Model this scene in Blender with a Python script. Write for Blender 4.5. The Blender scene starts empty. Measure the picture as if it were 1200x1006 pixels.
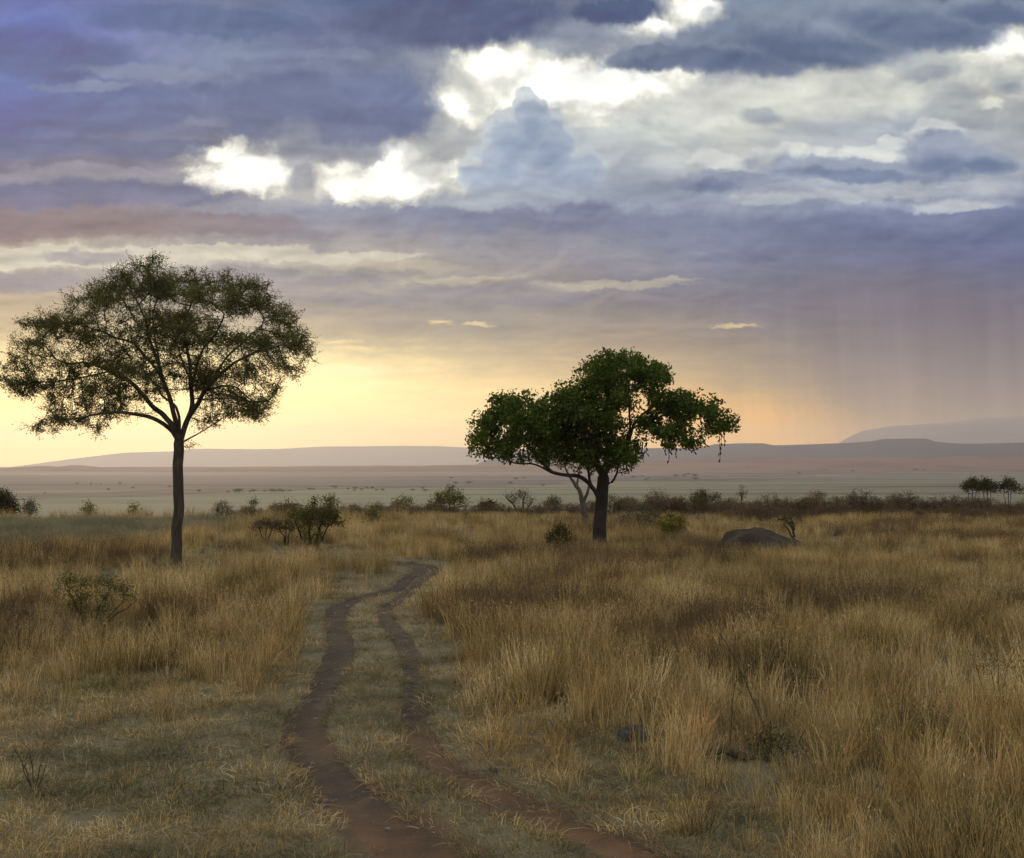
import bpy, math, random
import numpy as np
from mathutils import Vector

random.seed(7)
rng = np.random.default_rng(11)
R = math.radians
SC = bpy.context.scene
COL = SC.collection

# ------------------------------------------------------------------ camera
F, CX, CY, HOR, CAMZ = 1449.0, 600.0, 503.0, 543.0, 3.2
PITCH = math.atan((HOR - CY) / F)
cP, sP = math.cos(PITCH), math.sin(PITCH)
SUN_AZ, SUN_EL = R(-18.0), R(7.0)


def ray(px, py):
    x, u = (px - CX) / F, (CY - py) / F
    return Vector((x, cP - u * sP, sP + u * cP))


def at(px, py, Y):
    d = ray(px, py)
    return Vector((0, 0, CAMZ)) + d * (Y / d.y)


def project(x, y, z):
    dz = z - CAMZ
    f = np.maximum(y * cP + dz * sP, 0.01)
    return CX + F * x / f, CY - F * (-y * sP + dz * cP) / f


cam = bpy.data.objects.new('camera', bpy.data.cameras.new('camera'))
COL.objects.link(cam)
cam.data.sensor_width = 36.0
cam.data.lens = 36.0 * F / 1200.0
cam.data.clip_start, cam.data.clip_end = 0.1, 60000
cam.location = (0, 0, CAMZ)
cam.rotation_euler = (math.pi / 2 + PITCH, 0, 0)
SC.camera = cam


# ------------------------------------------------------------------ helpers
def lin(c):
    return tuple((v / 255 / 12.92) if v <= 10 else ((v / 255 + 0.055) / 1.055) ** 2.4 for v in c)


def tag(o, label=None, cat=None, group=None, kind=None):
    if label: o['label'] = label
    if cat: o['category'] = cat
    if group: o['group'] = group
    if kind: o['kind'] = kind
    return o


def thing(name, loc, label, cat, group=None):
    o = bpy.data.objects.new(name, None)
    o.empty_display_size = 0.2
    o.location = loc
    COL.objects.link(o)
    return tag(o, label, cat, group)


def npmesh(name, V, faces_by_n, mats=(), smooth=False, attr=None, matidx=None):
    """V (n,3); faces_by_n: list of (m,k) int arrays."""
    me = bpy.data.meshes.new(name)
    V = np.asarray(V, dtype=np.float32)
    loops = np.concatenate([f.ravel() for f in faces_by_n]).astype(np.int32)
    tot = np.concatenate([np.full(len(f), f.shape[1], dtype=np.int32) for f in faces_by_n])
    start = np.concatenate([[0], np.cumsum(tot)[:-1]]).astype(np.int32)
    me.vertices.add(len(V)); me.vertices.foreach_set('co', V.ravel())
    me.loops.add(len(loops)); me.loops.foreach_set('vertex_index', loops)
    me.polygons.add(len(tot)); me.polygons.foreach_set('loop_start', start)
    if matidx is not None: me.polygons.foreach_set('material_index', np.asarray(matidx, dtype=np.int32))
    me.polygons.foreach_set('use_smooth', np.full(len(tot), smooth, dtype=bool))
    for m in mats: me.materials.append(m)
    if attr:
        for k, a in attr.items():
            at_ = me.attributes.new(k, 'FLOAT', 'POINT')
            at_.data.foreach_set('value', np.asarray(a, dtype=np.float32))
    me.update(calc_edges=True)
    return me


def obj(name, me, parent=None, world_origin=None):
    o = bpy.data.objects.new(name, me)
    COL.objects.link(o)
    if parent is not None:
        o.parent = parent
        if world_origin is not None: o.location = world_origin
    return o


class Nodes:
    def __init__(self, tree):
        self.t = tree; tree.nodes.clear()

    def n(self, typ, **kw):
        nd = self.t.nodes.new(typ)
        for k, v in kw.items(): setattr(nd, k, v)
        return nd

    def link(self, a, b): self.t.links.new(a, b)

    def put(self, sock, v):
        if isinstance(v, bpy.types.NodeSocket): self.t.links.new(v, sock)
        elif v is not None:
            if sock.type == 'RGBA' and len(v) == 3: v = (*v, 1)
            sock.default_value = v

    def m(self, op, a, b=None, c=None, clamp=False):
        nd = self.n('ShaderNodeMath', operation=op, use_clamp=clamp)
        for i, v in enumerate((a, b, c)):
            if v is not None: self.put(nd.inputs[i], v)
        return nd.outputs[0]

    def mixc(self, f, a, b, blend='MIX'):
        nd = self.n('ShaderNodeMix', data_type='RGBA', blend_type=blend)
        self.put(nd.inputs[0], f); self.put(nd.inputs[6], a); self.put(nd.inputs[7], b)
        return nd.outputs[2]

    def rng(self, v, a, b, c=0.0, d=1.0, smooth=True):
        nd = self.n('ShaderNodeMapRange', interpolation_type='SMOOTHSTEP' if smooth else 'LINEAR')
        for i, q in enumerate((v, a, b, c, d)): self.put(nd.inputs[i], q)
        return nd.outputs[0]

    def noise(self, vec, scale, detail=4, rough=0.55, dist=0.0, lac=2.0, color=False):
        nd = self.n('ShaderNodeTexNoise')
        if vec is not None: self.put(nd.inputs['Vector'], vec)
        nd.inputs['Scale'].default_value = scale; nd.inputs['Detail'].default_value = detail
        nd.inputs['Roughness'].default_value = rough; nd.inputs['Distortion'].default_value = dist
        nd.inputs['Lacunarity'].default_value = lac
        return nd.outputs['Color' if color else 'Fac']

    def mapping(self, vec, loc=(0, 0, 0), rot=(0, 0, 0), scale=(1, 1, 1), typ='POINT'):
        nd = self.n('ShaderNodeMapping', vector_type=typ)
        self.put(nd.inputs[0], vec)
        nd.inputs[1].default_value = loc; nd.inputs[2].default_value = rot; nd.inputs[3].default_value = scale
        return nd.outputs[0]

    def ramp(self, fac, stops, interp='LINEAR'):
        nd = self.n('ShaderNodeValToRGB'); cr = nd.color_ramp; cr.interpolation = interp
        while len(cr.elements) < len(stops): cr.elements.new(1.0)
        for e, (p, c) in zip(cr.elements, stops):
            e.position = p
        for e, (p, c) in zip(cr.elements, stops):
            e.color = (*c, 1) if len(c) == 3 else c
        self.put(nd.inputs[0], fac)
        return nd.outputs[0]

    def combine(self, x, y, z):
        nd = self.n('ShaderNodeCombineXYZ')
        for i, v in enumerate((x, y, z)): self.put(nd.inputs[i], v)
        return nd.outputs[0]


def material(name):
    m = bpy.data.materials.new(name); m.use_nodes = True
    return m, Nodes(m.node_tree)


# ------------------------------------------------------------------ sky (world)
SKY_GAIN, SKY_LOW = 1.0, 0.75
COLS = [-60, 60, 160, 260, 360, 460, 560, 660, 760, 860, 960, 1060, 1160, 1260]
ROWS = [
 (-420, [(240,238,236)]*14),  # unseen zenith, set near white to light the ground
 (-120, [(110,112,160),(108,110,160),(112,115,158),(115,118,152),(108,112,148),(108,110,145),(112,112,145),(118,116,145),(140,140,160),(140,145,168),(120,128,165),(118,124,160),(118,118,145),(118,116,142)]),
 (0,  [(95,100,170),(100,105,178),(112,118,172),(120,126,160),(105,112,155),(100,108,150),(98,98,140),(100,98,135),(150,150,168),(160,170,195),(125,138,175),(125,132,165),(115,115,140),(120,115,140)]),
 (35, [(92,100,175),(95,102,175),(115,122,175),(122,132,165),(115,120,160),(105,110,150),(115,115,145),(155,158,175),(175,178,190),(135,145,175),(115,125,165),(125,130,160),(160,158,165),(215,210,205)]),
 (70, [(95,105,178),(105,115,178),(115,122,170),(125,135,168),(118,125,162),(130,135,160),(190,190,195),(240,240,238),(185,188,200),(150,155,180),(165,165,180),(205,200,192),(190,185,182),(215,210,200)]),
 (110,[(88,105,185),(100,115,178),(112,122,170),(118,128,165),(110,118,160),(112,122,162),(215,215,212),(235,236,238),(245,244,238),(232,225,212),(225,218,205),(210,208,200),(205,200,192),(200,195,190)]),
 (150,[(85,98,172),(100,105,158),(112,115,152),(118,118,150),(140,138,155),(125,128,158),(190,190,190),(190,198,208),(205,208,205),(212,210,202),(200,203,208),(185,190,202),(185,188,195),(195,192,188)]),
 (190,[(125,112,140),(118,112,140),(118,112,138),(160,156,160),(180,178,175),(190,187,182),(195,195,195),(185,192,203),(200,203,205),(205,205,203),(195,197,203),(185,188,198),(180,182,195),(175,172,182)]),
 (220,[(118,110,148),(112,110,150),(120,120,155),(150,150,168),(185,182,178),(195,190,180),(185,188,192),(165,174,196),(172,178,195),(168,171,187),(168,171,190),(182,185,196),(188,190,200),(160,165,190)]),
 (250,[(135,115,130),(138,120,132),(140,130,145),(145,145,165),(140,145,172),(142,145,172),(138,142,172),(135,142,172),(145,150,178),(145,150,178),(135,142,175),(125,132,172),(120,128,168),(115,122,165)]),
 (275,[(145,122,120),(145,125,122),(152,138,140),(150,142,152),(150,145,158),(150,145,160),(140,138,158),(138,135,155),(138,140,165),(128,132,165),(118,122,158),(112,118,155),(110,116,155),(108,114,155)]),
 (300,[(195,185,168),(200,192,175),(200,195,185),(195,188,178),(190,182,172),(182,172,165),(165,158,162),(155,148,160),(150,145,160),(130,130,160),(118,118,150),(110,112,150),(108,110,152),(108,110,152)]),
 (330,[(165,152,148),(170,160,152),(165,155,155),(160,152,158),(165,155,155),(170,160,152),(168,158,150),(160,148,148),(140,132,148),(135,128,145),(124,120,142),(118,116,145),(112,114,148),(112,112,150)]),
 (360,[(195,170,140),(190,168,140),(180,165,150),(172,160,152),(170,158,150),(165,152,145),(160,148,145),(158,145,140),(152,138,138),(145,132,138),(135,126,138),(128,122,138),(122,118,138),(120,115,138)]),
 (395,[(220,195,150),(225,200,155),(215,195,155),(205,188,155),(200,182,150),(185,168,145),(175,160,142),(172,155,138),(168,148,132),(158,140,130),(145,132,132),(138,128,132),(130,122,132),(125,118,130)]),
 (425,[(248,222,160),(245,222,165),(240,218,165),(245,222,170),(250,230,180),(240,215,165),(215,190,150),(200,172,138),(190,162,130),(172,150,128),(158,140,128),(148,135,128),(138,128,128),(130,122,126)]),
 (450,[(255,235,180),(255,236,182),(255,238,190),(255,238,190),(255,240,195),(252,228,175),(245,212,158),(225,192,142),(208,172,128),(190,158,122),(172,148,122),(160,140,122),(148,132,122),(138,126,122)]),
 (490,[(255,236,178),(255,236,180),(255,235,182),(252,230,178),(252,226,172),(250,220,165),(245,210,152),(235,195,135),(225,180,118),(222,170,92),(204,160,94),(180,148,106),(162,140,115),(150,132,115)]),
 (530,[(255,228,165),(255,226,165),(252,222,165),(248,216,160),(245,208,152),(242,202,146),(238,195,135),(232,185,120),(230,178,105),(232,172,80),(214,160,84),(184,145,100),(165,138,112),(150,130,115)]),
]


def build_world():
    w = bpy.data.worlds.new('World'); SC.world = w; w.use_nodes = True
    N = Nodes(w.node_tree)
    out = N.n('ShaderNodeOutputWorld')
    bg = N.n('ShaderNodeBackground'); bg.inputs['Strength'].default_value = 0.1
    N.link(bg.outputs[0], out.inputs[0])
    sky = N.n('ShaderNodeTexSky'); sky.sky_type = 'NISHITA'; sky.sun_disc = False
    sky.sun_elevation = SUN_EL; sky.sun_rotation = SUN_AZ
    sky.air_density = 1.4; sky.dust_density = 2.0
    tc = N.n('ShaderNodeTexCoord')
    sep = N.n('ShaderNodeSeparateXYZ'); N.link(tc.outputs['Generated'], sep.inputs[0])
    dx, dy, dz = sep.outputs
    hyp = N.m('SQRT', N.m('ADD', N.m('MULTIPLY', dx, dx), N.m('MULTIPLY', dy, dy)))
    az = N.m('ARCTAN2', dx, dy)
    dyc = N.m('MAXIMUM', dy, N.m('MULTIPLY', hyp, 0.86))
    el = N.m('DIVIDE', dz, N.m('MAXIMUM', dyc, 0.02))      # height above the horizon, tan units
    el = N.m('MINIMUM', el, 3.0)
    # noise space: cloud texture that flattens towards the horizon
    lg = N.m('LOGARITHM', N.m('ADD', N.m('MAXIMUM', el, -0.02), 0.07), 2.718)
    nv = N.combine(N.m('MULTIPLY', az, 9.0), N.m('MULTIPLY', lg, 2.6), 0.0)
    w1 = N.noise(nv, 1.6, 5, 0.6, color=True)
    w2 = N.noise(N.mapping(nv, loc=(3.1, 7.7, 2.0)), 4.5, 6, 0.62, color=True)
    s1 = N.n('ShaderNodeSeparateColor'); N.link(w1, s1.inputs[0])
    s2 = N.n('ShaderNodeSeparateColor'); N.link(w2, s2.inputs[0])
    fade = N.rng(el, 0.0, 0.16, 0.25, 1.0)                 # less turbulence close to the horizon
    def warp(k1, k2):
        a = N.m('MULTIPLY_ADD', N.m('SUBTRACT', s1.outputs[0], .5), k1[0], N.m('MULTIPLY', N.m('SUBTRACT', s2.outputs[0], .5), k2[0]))
        b = N.m('MULTIPLY_ADD', N.m('SUBTRACT', s1.outputs[1], .5), k1[1], N.m('MULTIPLY', N.m('SUBTRACT', s2.outputs[1], .5), k2[1]))
        return N.m('MULTIPLY', a, fade), N.m('MULTIPLY', b, fade)
    ax, ay = warp((0.07, 0.030), (0.05, 0.022))
    azw, elw = N.m('ADD', az, ax), N.m('ADD', el, ay)
    AZ0 = R(26)
    fac = N.m('MULTIPLY_ADD', azw, 1 / (2 * AZ0), 0.5)
    pos = [math.atan((c - CX) / F) / (2 * AZ0) + 0.5 for c in COLS]
    prev = None; prevv = None
    rows = ROWS[::-1]
    for py, cs in rows:
        v = (HOR - py) / F
        c = N.ramp(fac, [(p, lin(q)) for p, q in zip(pos, cs)]) if len(set(cs)) > 1 else lin(cs[0])
        if prev is None: prev = c
        else:
            t = N.rng(elw, prevv, v, 0, 1, smooth=False)
            prev = N.mixc(t, prev, c)
        prevv = v
    col = prev
    # unseen sky behind the viewer, brightened upwards to light the foreground
    back = N.rng(N.m('ABSOLUTE', az), R(32), R(80), 0, 1)
    col = N.mixc(N.m('MULTIPLY', back, 0.85), col, N.ramp(N.rng(el, 0, .6, 0, 1, False), [(0, lin((165, 155, 152))), (0.3, lin((175, 173, 180))), (1, lin((238, 236, 236)))]))
    # cloud texture: billows, and their sides turned to the light above
    nq = N.mapping(nv, loc=(9, 2, 4), scale=(1, 1.7, 1))
    nb = N.noise(nq, 2.3, 7, 0.54, 0.35)
    ns1 = N.noise(nq, 1.9, 3, 0.5, 0.5)
    nbs = N.noise(N.mapping(nq, loc=(-0.02, 0.07, 0)), 1.9, 3, 0.5, 0.5)
    nb2 = N.noise(N.mapping(nv, loc=(1, 5, 8), scale=(0.5, 3.2, 1)), 2.2, 5, 0.5, 0.25)
    nbf = N.noise(N.mapping(nv, loc=(4, 1, 3), scale=(1, 1.5, 1)), 7.0, 5, 0.6, 0.6)
    emb = N.m('SUBTRACT', ns1, nbs)
    def vor(sc, loc):
        v = N.n('ShaderNodeTexVoronoi'); v.feature = 'F1'; v.voronoi_dimensions = '2D'
        q = N.combine(N.m('MULTIPLY_ADD', s2.outputs[0], 0.22, N.m('MULTIPLY', az, 9.0)), N.m('MULTIPLY_ADD', s2.outputs[1], 0.22, N.m('MULTIPLY', el, 11.0)), 0.0)
        N.link(N.mapping(q, loc=loc), v.inputs['Vector']); v.inputs['Scale'].default_value = sc
        return v.outputs['Distance']
    bil = N.m('SUBTRACT', 0.42, N.m('ADD', N.m('MULTIPLY', vor(3.2, (0, 0, 0)), 0.62), N.m('MULTIPLY', vor(7.5, (3, 1, 0)), 0.38)))
    # named cloud masses: soft ellipses in azimuth/height, broken up by noise
    def field(blobs, wx, wy):
        p = N.combine(N.m('ADD', az, wx), N.m('ADD', el, wy), 0.0)
        f = None
        for (bx, by, rx, ry, rot) in blobs:
            azb = math.atan((bx - CX) / F); elb = (HOR - by) / F
            q = N.mapping(p, (azb, elb, 0), (0, 0, R(rot)), (rx / F, ry / F, 1.0), 'TEXTURE')
            g = N.n('ShaderNodeTexGradient', gradient_type='SPHERICAL'); N.link(q, g.inputs[0])
            f = g.outputs['Fac'] if f is None else N.m('MAXIMUM', f, g.outputs['Fac'])
        return f
    wa = warp((0.035, 0.018), (0.045, 0.030))
    wb = warp((0.012, 0.008), (0.022, 0.020))
    edge = N.m('MULTIPLY_ADD', N.m('SUBTRACT', nb, .5), 0.62, N.m('MULTIPLY', N.m('SUBTRACT', nbf, .5), 0.26))

    def layer(col, blobs, c, lo, hi, warpv, k=1.0, amount=1.0, puff=0.0, foot=None):
        f0 = field(blobs, *warpv)
        e = N.m('MULTIPLY', N.m('MULTIPLY', edge, k), fade)
        if puff: e = N.m('MULTIPLY_ADD', bil, puff, e)
        f = N.m('MULTIPLY_ADD', e, N.rng(f0, 0.0, 0.10), f0)
        m = N.rng(f, lo, hi, 0, amount)
        if foot: m = N.m('MULTIPLY', m, N.rng(N.m('MULTIPLY_ADD', N.m('SUBTRACT', nb, .5), 0.05, el), (HOR - foot[1]) / F, (HOR - foot[0]) / F))
        return N.mixc(m, col, c)
    gapc = (1.28, 1.25, 1.16)
    cream = lin((246, 241, 226))
    # long decks and the bright slits between them
    col = layer(col, [(150,201,170,13,-2),(60,206,120,11,0)], lin((150, 146, 162)), 0.05, 0.5, wb, 0.5, 0.7)
    col = layer(col, [(100,225,220,24,0),(200,226,110,20,-4)], lin((100, 104, 148)), 0.08, 0.5, wa, 0.6, 0.75)
    col = layer(col, [(1060,262,330,30,2),(650,255,300,26,0)], lin((120, 122, 156)), 0.08, 0.7, wa, 0.7, 0.7)
    col = layer(col, [(70,264,230,22,1),(250,262,140,16,0)], lin((128, 108, 122)), 0.05, 0.45, wb, 0.6, 0.7)
    col = layer(col, [(60,302,230,17,-1),(260,296,150,13,0),(400,302,120,9,0)], lin((218, 208, 190)), 0.06, 0.34, wb, 0.55, 0.85)
    col = layer(col, [(100,303,70,13,0),(30,330,100,16,0),(300,318,80,10,0)], lin((148, 140, 155)), 0.1, 0.55, wb, 0.7, 0.75)
    col = layer(col, [(450,312,150,9,-1),(520,328,120,6,0),(700,334,150,7,2),(760,328,90,5,2)], lin((200, 186, 165)), 0.1, 0.6, wb, 0.6, 0.75)
    col = layer(col, [(400,328,110,9,0),(560,340,170,9,1),(640,352,130,11,3),(450,350,160,12,0)], lin((146, 138, 150)), 0.1, 0.7, wb, 0.7, 0.8)
    col = layer(col, [(60,60,130,38,-6),(230,20,150,26,-4),(130,128,140,34,3),(300,110,110,26,-8),(30,170,120,16,0),(190,172,110,14,0)], lin((84, 96, 146)), 0.06, 0.40, wb, 0.9, 0.6, 0.35)
    col = layer(col, [(180,84,130,13,-6),(330,78,90,13,6),(90,98,70,9,0),(390,60,70,10,0),(260,142,60,8,0)], lin((136, 144, 174)), 0.06, 0.5, wb, 0.9, 0.6, 0.3)
    col = layer(col, [(40,20,60,24,0),(15,120,60,30,0)], lin((78, 96, 172)), 0.05, 0.7, wa, 0.6, 0.45)
    # creamy veil round the gaps, then the burnt-out gaps themselves
    col = layer(col, [(690,95,190,75,4),(560,100,70,60,0),(440,205,150,45,0),(300,195,95,45,0),(1000,95,170,40,-8),(1170,60,80,60,0),(780,25,70,40,0),(880,120,110,40,0)],
                lin((226, 224, 214)), 0.05, 0.60, wa, 0.8, 0.85)
    col = layer(col, [(690,90,165,60,8),(590,75,70,42,0),(532,122,42,38,0),(455,207,120,40,0),(300,200,88,34,0),(266,172,40,18,30),(465,180,38,30,0),(775,25,52,24,-25),(820,6,50,22,0),
                      (1175,45,70,36,-20),(1050,62,60,22,-15),(1165,118,30,12,0)],
                cream, 0.06, 0.52, wb, 1.6, 0.95, puff=-0.45)
    col = layer(col, [(690,90,152,50,8),(590,75,60,34,0),(532,122,34,30,0),(457,207,118,36,0),(298,200,92,34,0),(465,182,34,28,0),(262,176,34,16,25),(820,6,46,18,0),(1178,45,60,26,-20),(775,28,40,16,-25)],
                gapc, 0.18, 0.66, wb, 1.8, 0.95, puff=-0.6)
    # grey-blue clouds standing in front of the gaps
    col = layer(col, [(672,42,110,24,-8),(640,12,150,32,0)], lin((150, 154, 172)), 0.05, 0.5, wa, 0.8, 0.8)
    col = layer(col, [(540,18,200,48,2),(720,6,90,24,0)], lin((96, 98, 134)), 0.12, 0.55, wa, 0.8)
    col = layer(col, [(770,62,80,22,8),(860,56,130,36,-4),(960,36,150,46,-10),(1070,18,130,40,-8),(1170,6,90,24,0)], lin((142, 148, 170)), 0.06, 0.40, wb, 0.8, 1.0, 0.3)
    col = layer(col, [(775,68,80,16,6),(850,68,130,24,-4),(950,52,150,34,-10),(1070,28,130,30,-8),(1170,12,90,20,0)], lin((112, 116, 146)), 0.10, 0.70, wb, 0.9, 0.9)
    col = layer(col, [(1085,75,60,28,0),(1120,120,60,45,0),(1185,95,30,24,0),(1195,120,30,14,0)], lin((184, 184, 186)), 0.15, 0.6, wb, 1.0, 0.8)
    col = layer(col, [(1095,82,44,16,0),(1190,100,26,16,0)], lin((150, 152, 164)), 0.15, 0.7, wb, 1.0, 0.7)
    col = layer(col, [(430,128,112,70,0),(330,120,120,70,0),(385,150,90,40,0)], lin((104, 112, 154)), 0.08, 0.5, wa, 0.7, 0.85)
    col = layer(col, [(348,170,46,44,0),(352,196,24,40,0),(385,178,80,20,0),(430,182,30,18,0)], lin((148, 149, 166)), 0.06, 0.62, wb, 1.3, 0.85, 0.3)
    col = layer(col, [(500,185,40,40,0),(515,155,30,34,0)], lin((188, 188, 188)), 0.10, 0.55, wb, 1.1, 0.7)
    # cumulus tower, sharp-topped and lost in the murk at its foot
    tower = [(620,126,25,30,0),(603,152,42,38,0),(640,164,48,46,0),(676,192,38,36,0),(583,180,40,36,0),(635,200,90,40,0),(560,196,30,24,0)]
    col = layer(col, tower, lin((202, 208, 215)), 0.06, 0.26, wb, 0.6, 0.9, 0.75, (190, 235))
    col = layer(col, [(x + 2, y + 10, a_, b_, 0) for x, y, a_, b_, _ in tower], lin((170, 181, 203)), 0.08, 0.42, wb, 0.45, 0.95, 0.7, (195, 240))
    col = layer(col, [(x + 3, y + 24, a_ * .9, b_ * .9, 0) for x, y, a_, b_, _ in tower], lin((142, 155, 188)), 0.15, 0.85, wb, 0.6, 0.8, 0.6, (195, 240))
    col = layer(col, [(640,232,150,18,0),(560,236,120,14,0)], lin((178, 186, 200)), 0.1, 0.7, wb, 0.9, 0.6)
    col = layer(col, [(740,200,60,24,0),(760,222,80,16,0)], lin((158, 164, 182)), 0.1, 0.7, wb, 1.0, 0.7)
    # lit rim and dark body of the long cloud at the right
    col = layer(col, [(838,186,46,15,-6),(1100,158,44,24,0),(1050,166,24,12,0),(1000,178,130,12,-4)], lin((228, 227, 224)), 0.10, 0.42, wb, 0.9, 0.8, 0.6)
    col = layer(col, [(1105,182,64,36,0),(1150,188,60,22,-6),(1010,198,150,19,-4),(835,214,66,18,0),(890,207,90,10,0)], lin((160, 166, 188)), 0.10, 0.40, wb, 0.6, 0.95, 0.5)
    col = layer(col, [(1105,192,60,26,0),(1155,190,50,16,-6),(1010,204,140,12,-4),(835,216,58,13,0)], lin((122, 130, 164)), 0.10, 0.75, wb, 0.9, 0.9, 0.4)
    col = layer(col, [(893,134,38,16,0)], lin((172, 175, 184)), 0.1, 0.6, wb, 0.7, 0.8)
    col = layer(col, [(1010,228,130,10,0),(1120,240,70,9,3),(900,232,60,10,0)], lin((196, 198, 206)), 0.1, 0.6, wb, 0.8, 0.8)
    # glowing slits low in the west
    col = layer(col, [(395,437,105,14,2),(330,450,160,22,0)], lin((255, 248, 215)), 0.1, 0.8, wb, 0.5, 0.75)
    col = layer(col, [(515,377,26,5,0),(560,378,30,4,0),(402,402,40,6,0),(420,410,50,5,0),(862,381,50,5,0)], lin((250, 222, 165)), 0.15, 0.8, wb, 0.8, 0.7)
    # shading of the billows and fine wisps
    shade = N.m('ADD', N.m('MULTIPLY', emb, 1.1), N.m('ADD', N.m('MULTIPLY', N.m('SUBTRACT', nb, .5), 0.6), N.m('ADD', N.m('MULTIPLY', N.m('SUBTRACT', nb2, .5), 0.7), N.m('MULTIPLY', N.m('SUBTRACT', nbf, .5), 0.16))))
    amt = N.rng(el, 0.02, 0.17, 0.16, 1.0)
    gain = N.m('MAXIMUM', N.m('MULTIPLY_ADD', shade, amt, 1.0), 0.35)
    col = N.mixc(1.0, col, N.combine(gain, gain, N.m('MULTIPLY_ADD', N.m('SUBTRACT', gain, 1), 0.8, 1.0)), 'MULTIPLY')
    # evening glow low in the west, ember glow under the rain
    col = layer(col, [(60,490,430,100,0),(330,452,230,48,0)], (1.4, 0.90, 0.40), 0.0, 1.0, wa, 0.2, 0.62)
    col = layer(col, [(885,520,190,75,0),(800,500,160,60,0)], (0.98, 0.50, 0.13), 0.0, 0.9, wa, 0.2, 0.75)
    # rain shafts at the right
    rv = N.noise(N.combine(N.m('MULTIPLY_ADD', el, 9.0, N.m('MULTIPLY', az, 30.0)), N.m('MULTIPLY', el, 2.0), 0.0), 1.0, 4, 0.6)
    rz = N.m('MULTIPLY', N.rng(N.m('MULTIPLY_ADD', N.m('SUBTRACT', rv, .5), 0.16, az), R(8.0), R(18)), N.rng(el, 0.20, 0.11))
    rz = N.m('MULTIPLY', rz, N.rng(el, 0.005, 0.055, 0.30, 1.0))
    col = N.mixc(N.m('MULTIPLY', rz, 0.75), col, lin((146, 126, 130)))
    st = N.noise(N.combine(N.m('MULTIPLY_ADD', el, 2.0, N.m('MULTIPLY', az, 60.0)), N.m('MULTIPLY', el, 3.0), 0.0), 1.0, 3, 0.6)
    rm = N.m('MULTIPLY', N.rng(az, R(6), R(14)), N.m('MULTIPLY', N.rng(el, 0.19, 0.12), N.rng(el, -0.01, 0.03)))
    rg = N.m('MULTIPLY_ADD', N.m('MULTIPLY', N.m('SUBTRACT', st, .5), 0.42), rm, 1.0)
    col = N.mixc(1.0, col, N.combine(rg, rg, rg), 'MULTIPLY')
    # low sky boosted, then all darkened, to offset the haze's dimming and glow
    low = N.rng(el, 0.0, 0.13, 1.0, 0.0)
    kk = N.m('MULTIPLY_ADD', low, SKY_LOW, 1.0)
    col = N.mixc(1.0, col, N.combine(kk, kk, N.m('MULTIPLY_ADD', low, SKY_LOW * 0.45, 0.97)), 'MULTIPLY')
    col = N.mixc(1.0, col, (0.105, 0.066, 0.036), 'SUBTRACT')
    col = N.mixc(1.0, col, (0.012, 0.012, 0.012), 'LIGHTEN')

    hs = N.n('ShaderNodeHueSaturation'); hs.inputs['Saturation'].default_value = 0.84
    N.put(hs.inputs['Fac'], N.rng(el, 0.10, 0.20)); N.put(hs.inputs['Color'], col); col = hs.outputs[0]
    pre = N.mixc(1.0, col, (10 * SKY_GAIN,) * 3, 'MULTIPLY')
    fin = N.mixc(0.985, sky.outputs[0], pre)
    N.link(fin, bg.inputs['Color'])


build_world()

sun = bpy.data.objects.new('sun', bpy.data.lights.new('sun', 'SUN'))
COL.objects.link(sun)
sun.data.energy = 1.5; sun.data.angle = R(10); sun.data.color = (1.0, 0.78, 0.48)
sd = Vector((math.sin(SUN_AZ) * math.cos(SUN_EL), math.cos(SUN_AZ) * math.cos(SUN_EL), math.sin(SUN_EL)))
sun.rotation_euler = sd.to_track_quat('Z', 'Y').to_euler()
sun.location = (-20, 60, 30)

SC.view_settings.view_transform = 'Standard'
SC.view_settings.look = 'None'
SC.view_settings.exposure = 0.0
SC.view_settings.gamma = 1.0
SC.view_settings.use_curve_mapping = False
cy = SC.cycles
cy.max_bounces = 6; cy.diffuse_bounces = 3; cy.glossy_bounces = 1; cy.transmission_bounces = 4
cy.volume_bounces = 0; cy.transparent_max_bounces = 8
cy.caustics_reflective = cy.caustics_refractive = False
cy.use_denoising = True
cy.use_adaptive_sampling = True; cy.adaptive_threshold = 0.015; cy.adaptive_min_samples = 14
cy.sample_clamp_indirect = 3.0
#@@REST

# ------------------------------------------------------------------ terrain
def smooth01(t):
    t = np.clip(t, 0, 1)
    return t * t * (3 - 2 * t)


def base_h(x, y):
    x = np.asarray(x, dtype=np.float64); y = np.asarray(y, dtype=np.float64)
    near = 1 - smooth01((np.hypot(x, y) - 90) / 200)
    h = (0.05 * np.sin(x * 0.43 + 1.1) * np.sin(y * 0.31 + 0.4) + 0.03 * np.sin(x * 0.9 + y * 0.7) + 0.012 * np.sin(x * 2.3 - y * 1.9)
         + 0.10 * np.sin(x * 0.09 + 0.6) * np.sin(y * 0.08)) * near
    h = h - 36.0 * smooth01((y + 0.10 * np.abs(x) - 60) / 360)
    far = smooth01((np.hypot(x, y) - 900) / 1500)
    h = h + far * (2.2 * np.sin(x * 0.0031 + 1) * np.sin(y * 0.0023) + 1.2 * np.sin(x * 0.0011 + y * 0.0043))
    return h


def ground_pt(px, py):
    d = ray(px, py); z = 0.0
    for _ in range(12):
        Y = (z - CAMZ) / d.z * d.y
        z = float(base_h(d.x / d.y * Y, Y))
    return Vector((d.x / d.y * Y, Y, z))


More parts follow.
